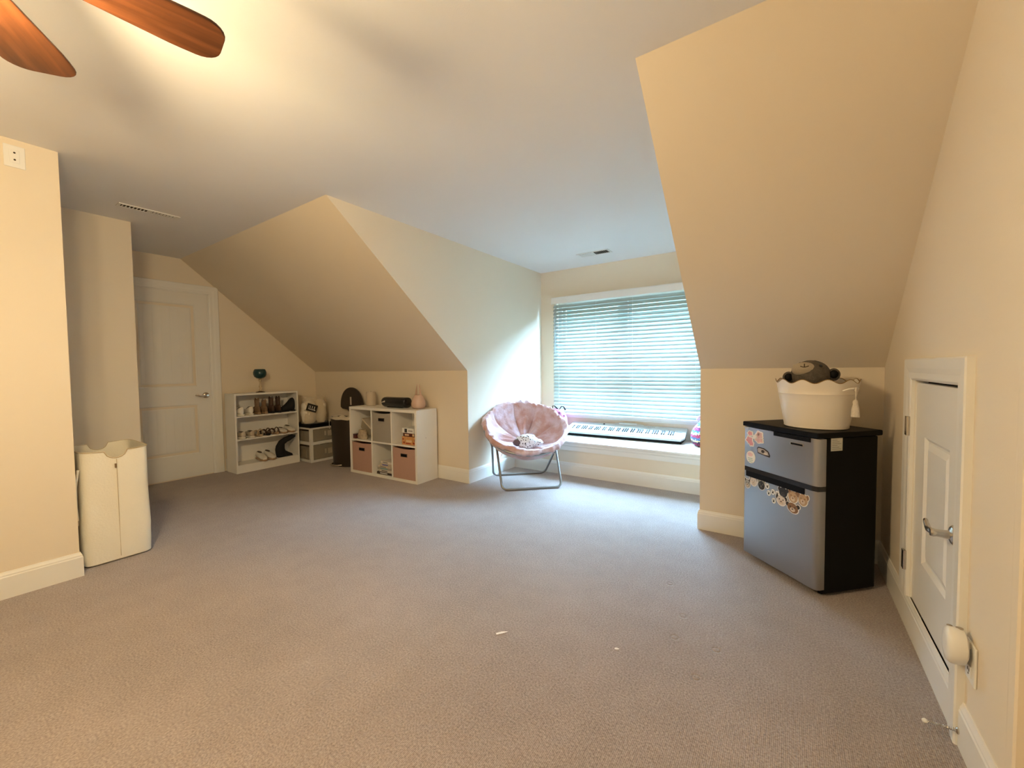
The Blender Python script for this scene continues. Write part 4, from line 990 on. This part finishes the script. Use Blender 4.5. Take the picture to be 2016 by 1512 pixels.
m = MB(); m.lathe([(0.075,0.0),(0.115,0.02),(0.135,0.07),(0.132,0.12),(0.112,0.17),(0.085,0.205),(0.065,0.23),(0.05,0.245)], 28); m.build('body', stripes(), cp, smooth=True)
m = MB(); m.tube([(0.05*math.cos(a)-0.02, 0.0, 0.25+0.045*math.sin(a)) for a in [PI*i/10 for i in range(11)]], 0.016, 8); m.build('top_loop', nodemat('lilac_yarn',(0.62,0.42,0.55),0.95,bump=0.5), cp, smooth=True)

# ------------------------------------------------------------------ mini fridge
fa = math.atan2(-0.334, 0.348)
fr = thing('mini_fridge', 'black and stainless two-door mini fridge set diagonally in the right corner', 'refrigerator', (-0.226, 2.831, 0), fa)
# local: x along the front 0..0.482, y depth (away from viewer) 0..0.405, z up
FW = 0.482
m = MB(); m.box((0.004,0.052,0.016),(FW-0.002,0.372,0.806)); m.box((0.02,0.372,0.15),(FW-0.02,0.398,0.80)); m.build('cabinet', BLACK, fr, bevel=0.004)
for (x, y) in ((0.04,0.08),(0.44,0.08),(0.04,0.34),(0.44,0.34)): 
    m = MB(); m.lathe([(0.014,0.0),(0.014,0.024),(0.008,0.030)], 12, (x,y,0)); m.build('foot', BLACK, fr)
m = MB(); m.box((-0.004,-0.006,0.808),(FW+0.004,0.398,0.836)); m.build('top_cap', BLACK, fr, bevel=0.006, seg=3)
def fdoor(z0, z1, name, lab, rec):
    prof = [(0.0,0.05),(0.0,0.012),(0.004,0.004),(0.012,0.0),(FW-0.030,0.0),(FW-0.014,0.003),(FW-0.005,0.010),(FW,0.022),(FW,0.05)]
    m = MB(); m.prism([(x,y,z0) for x, y in prof], (0,0,z1-z0)); d = m.build(name, STEEL, fr, smooth=True)
    return d
dl = fdoor(0.040, 0.540, 'fridge_door', None, None); du_ = fdoor(0.566, 0.804, 'freezer_door', None, None)
m = MB(); m.prism([(-0.001,0.05,0.540),(-0.001,0.01,0.540),(0.012,-0.002,0.540),(FW-0.03,-0.002,0.540),(FW-0.005,0.008,0.540),(FW+0.001,0.05,0.540)], (0,0,0.026)); m.build('divider_strip', BLACKG, fr)
m = MB(); m.box((0.024,-0.0035,0.508),(0.412,0.004,0.541)); m.build('grip_recess', BLACK, dl)
m = MB(); m.box((0.219,-0.0035,0.783),(0.441,0.004,0.8045)); m.build('grip_recess', BLACK, du_)
m = MB(); m.box((0.325,-0.0030,0.7515),(0.402,0.001,0.7675)); bd = m.build('maker_badge', NICKEL, du_, bevel=0.0008)
m = MB(); m.box((0.329,-0.0036,0.7550),(0.398,-0.003,0.7640)); m.build('badge_inset', BLACK, du_)
m = MB(); m.box((0.385,-0.0015,0.5495),(FW-0.03,0.0,0.5535)); m.build('hinge_glint', NICKEL, fr)
m = MB(); m.box((FW-0.0022,0.078,0.742),(FW-0.0008,0.148,0.806)); sl_ = m.build('rating_label', nodemat('pale_label',(0.62,0.60,0.50),0.6), fr)
m = MB()
for k in range(6): m.box((FW-0.0009,0.084,0.750+k*0.009),(FW-0.0004,0.140-0.012*(k % 3),0.7525+k*0.009))
m.build('label_print', nodemat('label_ink',(0.30,0.28,0.20),0.6), fr)['kind'] = 'stuff'
# stickers
PAPER = nodemat('sticker_white',(0.86,0.84,0.80),0.4,var=0.02)
def col(n, c): return nodemat(n, c, 0.45, var=0.25, vscale=60)
def disc(m, x, z, rx, rz_, y, h=0.0009, n=16, ang=0, mi=0, wob=0):
    m.mi = mi; pts = []
    for i in range(n):
        a = 2*PI*i/n; k = 1+wob*math.sin(5*a+x*90)
        px, pz = rx*k*math.cos(a), rz_*k*math.sin(a)
        pts.append((x+px*math.cos(ang)-pz*math.sin(ang), y, z+px*math.sin(ang)+pz*math.cos(ang)))
    m.prism(pts, (0,-h,0))
def tri(m, pts, y, h=0.0009, mi=0): m.mi = mi; m.prism([(x,y,z) for x, z in pts], (0,-h,0))
def face(parent, label, x, z, rx, rz_, fur, dark, cat=True, ang=0):
    s = MB(); y = 0.0
    disc(s, x, z, rx*1.14, rz_*1.14, y, ang=ang)
    ex = rx*0.65
    for sg in (-1, 1):
        if cat:
            tri(s, [(x+sg*rx*1.12, z+rz_*1.45), (x+sg*rx*1.12, z+rz_*0.2), (x+sg*rx*0.2, z+rz_*0.95)], y)
            tri(s, [(x+sg*rx*1.0, z+rz_*1.22), (x+sg*rx*0.95, z+rz_*0.3), (x+sg*rx*0.3, z+rz_*0.8)], y-0.0008, mi=2)
        else:
            disc(s, x+sg*rx*0.98, z+rz_*0.55, rx*0.42, rz_*0.52, y); disc(s, x+sg*rx*0.95, z+rz_*0.52, rx*0.32, rz_*0.42, y-0.0007, mi=2)
    disc(s, x, z, rx, rz_, y-0.0008, mi=1, ang=ang)
    disc(s, x, z-rz_*0.35, rx*0.48, rz_*0.42, y-0.0016, mi=3)
    disc(s, x, z-rz_*0.22, rx*0.16, rz_*0.12, y-0.0024, mi=2, n=8)
    for sg in (-1, 1): disc(s, x+sg*rx*0.42, z+rz_*0.2, rx*0.13, rz_*0.13, y-0.0016, mi=2, n=8)
    o = s.build('animal_sticker', [PAPER, fur, dark, col('muzzle_'+fur.name, (0.62,0.50,0.38) if fur.name != 'black_fur' else (0.05,0.045,0.045))], parent); o['label'] = label
    return o
GF, BF, BLF, TF, WF = col('grey_fur',(0.35,0.35,0.33)), col('brown_fur',(0.24,0.13,0.06)), col('black_fur',(0.02,0.02,0.022)), col('tan_fur',(0.45,0.30,0.17)), col('white_fur',(0.65,0.58,0.52))
DK = col('dark_fur',(0.03,0.022,0.018))
face(dl,'grey cat face sticker',0.034,0.462,0.020,0.026,GF,DK)
face(dl,'pale fluffy face sticker',0.080,0.486,0.024,0.026,WF,GF,False)
face(dl,'black cat face sticker',0.138,0.480,0.024,0.026,BLF,col('yellow_eye',(0.25,0.25,0.18)))
face(dl,'black dog face sticker',0.285,0.482,0.026,0.027,BLF,DK,False)
face(dl,'brown cat face sticker',0.346,0.476,0.028,0.031,TF,BF)
face(dl,'tan dog face sticker',0.404,0.478,0.026,0.031,TF,BF,False)
face(dl,'pale dog face sticker',0.274,0.434,0.028,0.027,WF,DK,False)
face(dl,'long-haired brown dog face sticker',0.345,0.416,0.033,0.026,BF,DK,False,ang=R(-18))
for (x, z) in ((0.180,0.486),(0.190,0.450),(0.218,0.464),(0.247,0.463),(0.224,0.417)):
    s = MB(); disc(s, x, z, 0.013, 0.016, 0); disc(s, x, z-0.003, 0.0055, 0.0055, -0.0008, mi=1, n=10)
    for dx in (-0.006, 0, 0.006): disc(s, x+dx, z+0.005, 0.002, 0.0025, -0.0008, mi=1, n=6)
    s.build('paw_sticker', [PAPER, DK], dl)
# freezer-door stickers
PK, PK2 = col('pink_print',(0.72,0.34,0.40)), col('pale_pink_print',(0.74,0.50,0.50))
s = MB()
for (x, z, a, b) in ((0.050,0.768,0.024,0.018),(0.118,0.768,0.030,0.026),(0.045,0.728,0.030,0.026),(0.118,0.738,0.034,0.020),(0.060,0.708,0.022,0.018),(0.084,0.752,0.016,0.014)):
    disc(s, x, z, a, b, 0, wob=0.12, n=20)
for (x, z, a, b, mi) in ((0.050,0.768,0.017,0.012,1),(0.118,0.768,0.022,0.019,2),(0.045,0.728,0.023,0.019,1),(0.118,0.738,0.026,0.014,2),(0.060,0.708,0.015,0.012,1),(0.112,0.772,0.008,0.008,3),(0.046,0.732,0.008,0.008,2)):
    disc(s, x, z, a, b, -0.0008, wob=0.2, n=16, mi=mi)
o = s.build('flower_sticker', [PAPER, PK, PK2, col('grey_print2',(0.35,0.30,0.30))], du_); o['label'] = 'pink flower cluster sticker'
s = MB(); disc(s, 0.056, 0.627, 0.034, 0.037, 0, n=28); disc(s, 0.052, 0.643, 0.020, 0.012, -0.0008, mi=1); s.mi = 2
for k, w in enumerate((0.028,0.036,0.030)): s.mi = 2; s.box((0.056-w/2-0.006*(k == 0),-0.0016,0.617-0.010*k),(0.056+w/2,-0.0008,0.621-0.010*k))
o = s.build('round_sticker', [PAPER, PK2, col('mint_print',(0.35,0.50,0.44))], du_); o['label'] = 'round white sticker'
s = MB(); tri(s, [(0.102,0.690),(0.112,0.700),(0.150,0.698),(0.182,0.685),(0.196,0.662),(0.192,0.652),(0.150,0.656),(0.108,0.662)], 0, mi=0)
tri(s, [(0.107,0.686),(0.114,0.694),(0.148,0.692),(0.178,0.680),(0.188,0.662),(0.150,0.661),(0.112,0.668)], -0.0008, mi=1)
disc(s, 0.146, 0.678, 0.012, 0.009, -0.0014, mi=0, n=10); disc(s, 0.165, 0.668, 0.012, 0.006, -0.0014, mi=2, n=10)
o = s.build('car_shape_sticker', [DK, col('grey_photo',(0.42,0.38,0.36)), WF], du_); o['label'] = 'grey and brown animal sticker'
m = MB(); m.box((0.004,-0.0012,0.792),(0.040,0.0,0.803)); m.build('corner_label', nodemat('blue_label',(0.45,0.50,0.55),0.5,var=0.4,vscale=120), du_)

# tub on the fridge
tb = thing('scalloped_tub', 'cream metal tub with scalloped rim standing on the mini fridge', 'tub', (0.120, 2.765, 0.8365), fa)
TUBM = nodemat('cream_enamel',(0.80,0.73,0.62),0.28,var=0.02)
GOLD = nodemat('gold_edge',(0.35,0.22,0.08),0.3,0.8)
NB = 132
def trg(z, r, sc_=0.0, ph=0.4): return [(r*math.cos(2*PI*i/NB), r*0.97*math.sin(2*PI*i/NB), z+sc_*math.cos(11*2*PI*i/NB+ph)) for i in range(NB)]
prof = [(0.0,0.142),(0.004,0.147),(0.010,0.146),(0.06,0.155),(0.14,0.168),(0.180,0.1745),(0.184,0.1775),(0.188,0.1755)]
rings = [trg(z, r) for z, r in prof]+[trg(0.225,0.184,0.004),trg(0.250,0.190,0.010)]
inner = [trg(0.250,0.1875,0.010),trg(0.18,0.172),trg(0.008,0.142)]
m = MB(); m.loft(rings+inner, cap=False); nn = NB; k0 = (len(rings)+len(inner)-1)*NB
m.f.append(tuple(k0+i for i in range(NB))); m.m.append(0); m.f.append(tuple(range(NB))[::-1]); m.m.append(0)
m.build('tub_wall', TUBM, tb, smooth=True)
m = MB(); m.tube([Vector(p)+Vector((0,0,0.0005)) for p in trg(0.2505,0.1888,0.010)], 0.0022, 6, closed=True); m.build('rim_edge', GOLD, tb, smooth=True)
# handle and tassel sit on the picture-right side; local direction
ta = R(-2)
def tp(r, a, z): return Vector((r*math.cos(a), r*math.sin(a), z))
m = MB(); m.tube([tp(0.186,ta-0.20,0.205),tp(0.210,ta-0.12,0.217),tp(0.219,ta,0.220),tp(0.210,ta+0.12,0.217),tp(0.186,ta+0.20,0.205)], 0.004, 8); m.build('handle', TUBM, tb, smooth=True)
ts = thing('tassel', 'cream tassel hanging from the handle of the scalloped tub', 'tassel', (0,0,0))
TM = Matrix.Translation((0.120,2.765,0.8365)) @ Matrix.Rotation(fa, 4, 'Z')
ts.location = TM @ tp(0.224, ta-0.04, 0.216)
YARN = nodemat('cream_yarn',(0.74,0.66,0.55),0.95,var=0.1,vscale=60,bump=0.5,bscale=200)
m = MB(); m.tube([(0,0,0.006),(0.001,0.001,-0.02),(0,0,-0.06)], 0.0028, 6); m.build('cord', YARN, ts)
m = MB(); m.lathe([(0.004,-0.052),(0.011,-0.060),(0.012,-0.070),(0.010,-0.074),(0.015,-0.095),(0.018,-0.135),(0.017,-0.138)], 14); m.build('tassel_skirt', YARN, ts, smooth=True)

pl2 = thing('grey_plush', 'grey fuzzy plush with pale smiling muzzle lying in the scalloped tub', 'plush toy', (0.10, 2.80, 0.853))
FUR = nodemat('grey_plush_fur',(0.105,0.088,0.070),0.98,var=0.45,vscale=45,bump=0.9,bscale=120)
MUZ = nodemat('pale_muzzle',(0.38,0.32,0.24),0.95,var=0.1,bump=0.3,bscale=150)
fz = lambda d: 1+0.025*noise.noise(d*14)
m = MB(); m.ball((0.02,0.0,0.110), 0.11, 24, 14, (1.15,1.0,0.95), fn=fz); m.build('body', FUR, pl2, smooth=True)
hc = Vector((-0.005,-0.015,0.262))
m = MB(); m.ball(hc, 0.088, 28, 18, (1.05,1.0,0.95), fn=fz); m.build('head', FUR, pl2, smooth=True)
mzc = hc+Vector((-0.030,-0.048,0.034))
m = MB(); m.ball(mzc, 0.055, 22, 14, (1.05,0.75,0.72)); mz_ = m.build('muzzle', MUZ, pl2, smooth=True)
INK = nodemat('stitch_brown',(0.05,0.03,0.02),0.8)
vw = (Vector((0,0,1.175))-Vector((0.10,2.80,0.853))-mzc).normalized(); rr_ = Vector((1,0,0)) - vw*vw.x; rr_.normalize(); uu_ = vw.cross(rr_)*-1
if uu_.z < 0: uu_ = -uu_
nose_c = mzc+Vector((-0.003,-0.036,0.020))
def onmuz(a, b):
    # point on the muzzle surface at angular offsets a (right), b (up)
    d = (Vector((0.0,-0.72,0.55))+Vector((1,0.1,0))*a+Vector((0,0.45,0.7))*b).normalized()
    k = 1/math.sqrt((d.x/1.05)**2+(d.y/0.75)**2+(d.z/0.72)**2)
    return mzc+d*0.0555*k
m = MB(); m.tube([onmuz(-0.42+0.84*i/10, -0.18-0.20*math.sin(PI*i/10)) for i in range(11)], 0.0024, 6); m.tube([onmuz(0,0.18),onmuz(0,-0.05),onmuz(0,-0.37)], 0.0024, 6); m.build('stitched_smile', INK, pl2, smooth=True)['kind'] = 'stuff'
for p in (hc+Vector((0.042,-0.056,0.052)), hc+Vector((-0.048,-0.028,0.066))):
    m = MB(); m.ball(p, 0.0075, 10, 8); m.build('eye', BLACKG, pl2, smooth=True)
for p, s in ((hc+Vector((-0.100,-0.01,-0.012)),-1),(hc+Vector((0.100,-0.012,0.005)),1)):
    m = MB(); m.ball(p, 0.034, 16, 10, (0.85,0.6,1.0), fn=fz); e_ = m.build('ear', FUR, pl2, smooth=True)
    m = MB(); m.ball(p+Vector((0.0,-0.0165,0.002)), 0.023, 12, 8, (0.85,0.35,1.0)); m.build('inner_ear', BLACK, e_, smooth=True)

# ------------------------------------------------------------------ scraps on the carpet
SCR = nodemat('white_paper_scrap',(0.86,0.82,0.76),0.8)
for lab, (x, y), L, w, rz in (('long white paper scrap on the carpet in the foreground',(-1.04,1.42),0.052,0.012,0.85),('tiny white paper scrap on the carpet, right of the long one',(-0.58,1.60),0.018,0.010,0.3)):
    t_ = thing('paper_scrap', lab, 'paper scrap', (x,y,0.0012), rz)
    m = MB(); m.prism([(-L/2,-w/2,0),(0,-w*0.6,0.001),(L/2,-w*0.1,0.0005),(L/2,w*0.2,0),(0,w*0.5,0.0015),(-L/2,w*0.35,0)], (0,0,0.0012)); m.build('scrap', SCR, t_)
